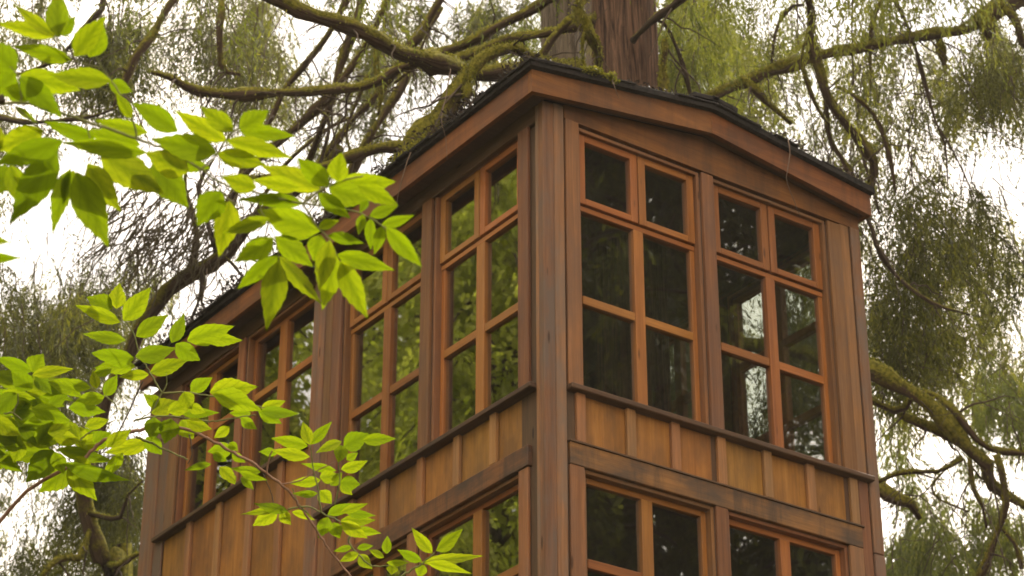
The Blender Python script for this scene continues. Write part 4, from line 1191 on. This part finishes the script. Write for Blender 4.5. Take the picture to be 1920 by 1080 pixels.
UL = """104 70 20 3 24;103 68 -12 42 30;110 68 108 -22 44;112 66 142 30 30;140 105 196 28 44;168 106 194 40 44;132 113 22 88 34;28 132 -25 75 52;28 136 -24 182 60;38 142 157 168 40;38 146 118 222 46;207 152 88 138 40;205 155 248 173 28;246 222 217 172 24;332 246 242 192 44;28 200 72 232 14;80 245 -15 285 50;116 264 -14 312 48;106 284 16 422 64;132 318 94 437 36;138 320 117 386 32;143 324 205 466 64;165 308 228 396 50;188 288 312 368 62;176 258 78 230 32;273 286 110 268 36;276 248 172 224 30;262 272 150 242 36;-20 330 30 350 60;-30 445 20 455 15;-40 480 38 484 20;424 264 325 208 40;437 245 374 198 38;450 240 504 206 44;450 245 556 256 32;425 263 552 296 36;405 286 282 260 52;352 322 272 286 56;290 300 353 386 62;408 288 502 313 38;480 352 414 332 36;415 360 369 425 56;430 378 412 483 50;505 410 413 438 28;512 446 438 496 42;598 355 490 310 42;560 352 470 340 32;616 348 556 292 40;633 341 636 286 40;568 382 444 372 28;598 432 478 394 56;598 362 658 412 32;598 427 636 412 20;638 342 744 343 44;618 352 698 374 50;672 348 749 387 34;694 405 748 386 24;716 421 778 404 22;725 428 791 502 34;717 424 701 479 24;695 410 693 470 22;680 402 673 441 20;690 376 674 400 16;615 442 686 455 22;633 478 739 506 34;640 490 690 600 44;618 452 597 548 40;628 478 605 582 42;525 482 605 577 30;522 490 502 621 50;520 480 446 546 36;515 445 593 502 40;600 440 586 492 38;0 240 -40 300 60;20 310 40 390 40;60 180 0 168 40;330 300 395 318 34"""
for i, s in enumerate(UL.split(';')):
    add_leaf(UB, *[float(q) for q in s.split()], D1+.1*math.sin(i*1.7), i)

D2 = 8.0
f2 = at(-500, 1000, 8.2)
LB_ = empty('leafy_shrub', (f2[0], f2[1], GROUND), 'tall shrub with smaller lime green leaves on brown arching stems at the lower left', 'shrub', 'leafy branches at the left')
stem(LB_, [(-480, 2200, 8.2), (-450, 1500, 8.2), (-250, 1200, 8.2), (-80, 1080, 8.1), (0, 980, 8.0), (45, 925, 8.0), (100, 890, 8.0), (160, 862, 8.0)], 12, 8.0, M_BSTEM, 'trunk')
for pts, w_, m_ in (([(150, 870), (190, 830), (225, 814), (265, 806), (305, 801), (340, 803), (368, 812), (400, 828), (432, 846), (470, 866), (500, 888), (532, 912), (556, 940), (577, 972), (600, 1005), (622, 1038), (665, 1090)], 7, M_BSTEM),
                    ([(-20, 760), (10, 775), (25, 775), (60, 805), (95, 842), (112, 855)], 4, M_GSTEM), ([(25, 775), (33, 755), (34, 738)], 4, M_GSTEM),
                    ([(303, 737), (292, 718), (277, 692), (262, 665), (252, 630), (238, 605), (222, 590)], 4, M_GSTEM), ([(303, 737), (350, 737), (420, 746), (480, 760), (520, 775)], 4, M_GSTEM),
                    ([(303, 737), (312, 722), (312, 700)], 3, M_GSTEM), ([(250, 790), (275, 783), (310, 780), (345, 784), (400, 790), (450, 782), (480, 778)], 4, M_GSTEM),
                    ([(303, 737), (285, 770), (262, 785)], 3, M_GSTEM), ([(196, 742), (215, 757), (220, 775)], 4, M_GSTEM), ([(255, 818), (290, 835), (320, 848), (352, 862)], 5, M_GSTEM),
                    ([(268, 715), (245, 765), (225, 805), (205, 835), (190, 850)], 3.5, M_TWIG), ([(145, 830), (165, 812), (190, 800), (215, 788)], 3, M_GSTEM),
                    ([(540, 955), (580, 950), (605, 963), (640, 980), (660, 1003)], 4, M_GSTEM), ([(660, 1003), (653, 1014), (668, 1035), (695, 1060), (730, 1060)], 4, M_GSTEM),
                    ([(602, 962), (597, 920), (588, 880), (582, 835)], 3.5, M_GSTEM), ([(628, 945), (637, 900), (634, 860), (642, 838)], 3, M_GSTEM), ([(735, 1090), (770, 1070), (792, 1056), (815, 1036)], 5, M_GSTEM),
                    ([(525, 908), (560, 902), (600, 880), (630, 865)], 3, M_BSTEM), ([(500, 888), (508, 850), (525, 838)], 4, M_BSTEM), ([(490, 880), (510, 930), (512, 955)], 2.5, M_TWIG),
                    ([(577, 962), (560, 945), (548, 915)], 3, M_GSTEM), ([(355, 815), (360, 850), (352, 870)], 3, M_TWIG)):
    stem(LB_, pts, w_, D2, m_)
LLS = """210 578 162 556 40;218 578 224 530 32;232 600 283 538 38;224 604 138 574 28;234 638 153 624 26;256 630 318 590 34;322 642 346 587 28;352 638 440 612 38;385 632 454 640 26;380 635 392 649 22;330 645 376 678 36;255 668 332 652 36;282 698 356 676 32;250 672 166 667 34;252 686 176 690 32;278 702 222 706 22;181 728 174 693 20;196 742 222 702 26;170 727 100 716 24;58 696 -12 672 28;60 697 80 663 38;62 702 137 690 22;40 712 169 730 30;50 722 142 752 28;90 812 135 800 26;30 740 -20 762 42;25 775 97 802 36;35 790 96 836 36;45 740 122 762 36;60 765 132 792 36;20 800 -15 832 36;60 800 18 862 42;100 845 48 906 50;105 850 -8 852 34;110 842 216 866 28;120 868 246 906 30;130 875 74 926 46;128 875 181 942 42;160 800 206 785 24;145 820 112 836 20;110 800 112 838 20;175 830 208 812 30;150 800 155 842 28;195 743 140 756 26;285 775 332 750 38;315 772 365 756 28;345 735 360 768 32;358 735 399 706 28;290 783 284 827 36;320 785 311 833 40;340 788 363 824 36;350 788 399 806 26;275 820 303 856 32;280 828 195 852 32;200 838 246 803 28;340 775 412 774 20;395 735 483 726 44;400 740 496 766 40;490 765 537 752 22;490 770 561 775 22;485 772 531 794 26;470 775 428 776 20;453 783 482 806 22;435 838 388 848 30;400 850 426 866 20;430 830 446 846 18;435 850 461 868 18;395 870 345 882 15;412 876 444 906 24;488 885 431 878 18;450 885 502 901 16;430 890 441 909 18;452 895 477 919 16;581 833 568 789 24;581 833 623 789 22;576 836 506 824 26;580 856 504 845 24;520 850 485 844 16;640 828 591 849 20;640 835 635 868 28;645 838 692 813 36;680 826 743 822 24;630 882 562 870 17;640 880 690 865 22;650 862 672 850 16;600 900 540 908 22;600 895 636 890 26;595 925 547 926 15;600 920 622 946 28;638 905 676 910 32;620 910 642 885 22;640 905 661 929 20;540 958 474 945 20;525 955 449 963 14;520 960 472 988 26;525 962 546 984 24;548 960 592 974 16;615 970 597 1011 28;625 980 637 1011 26;615 965 668 940 22;640 960 691 945 16;650 962 704 968 16;640 975 706 976 24;640 978 690 1011 28;665 995 716 999 18;660 1025 624 1034 13;672 1038 636 1053 18;674 1040 698 1067 24;670 1028 702 1023 13;725 1038 726 1003 19;790 1052 743 1031 20;810 1037 771 989 24;818 1032 871 993 26;790 1055 909 1041 22;800 1055 886 1073 20;795 1060 785 1084 24;735 1060 735 1078 22;725 1055 769 1057 13;720 1045 690 1030 14;30 830 -10 800 34;70 830 100 790 30;80 780 60 740 34;-10 700 60 728 34;0 790 50 820 40;-20 880 22 868 14;230 850 190 900 24;210 690 170 705 22;430 800 400 822 20;355 760 385 775 22;300 760 270 740 24"""
for _ in range(34):
    a_ = rng.uniform(0, 6.28); q_ = rng.uniform(55, 85)
    x_, y_ = rng.uniform(-20, 150), rng.uniform(705, 860)
    LLS += ';%.0f %.0f %.0f %.0f %.0f' % (x_, y_, x_+q_*math.cos(a_), y_+.55*q_*math.sin(a_)+6, q_*rng.uniform(.36, .48))
for i, s in enumerate(LLS.split(';')):
    add_leaf(LB_, *[float(q) for q in s.split()], D2+.15*math.sin(i*2.3), i+3)

# ------------------------------------------------------------------ thin volume added to lift the darks, standing in for lens flare
hm = bpy.data.materials.new('flare_veil')
hm.use_nodes = True
hn = hm.node_tree.nodes; hn.clear()
ho = hn.new('ShaderNodeOutputMaterial'); hv_ = hn.new('ShaderNodeVolumePrincipled')
hv_.inputs['Color'].default_value = (1.0, 0.93, 0.84, 1)
hv_.inputs['Density'].default_value = FLARE_HAZE
hv_.inputs['Anisotropy'].default_value = 0.2
hm.node_tree.links.new(hv_.outputs[0], ho.inputs['Volume'])
hv8 = [(x, y, z) for x in (-221, 221) for y in (-221, 221) for z in (GROUND-1.5, 23.0)]
hme = bpy.data.meshes.new('flare_haze')
hme.from_pydata(hv8, [], [(0, 1, 3, 2), (4, 6, 7, 5), (0, 4, 5, 1), (2, 3, 7, 6), (0, 2, 6, 4), (1, 5, 7, 3)])
hme.materials.append(hm)
flare_haze = bpy.data.objects.new('flare_haze', hme)
link(flare_haze)
flare_haze['kind'] = 'stuff'

SC.render.engine = 'CYCLES'
SC.cycles.max_bounces = 10
SC.cycles.transparent_max_bounces = 16
SC.cycles.caustics_reflective = False
SC.cycles.caustics_refractive = False
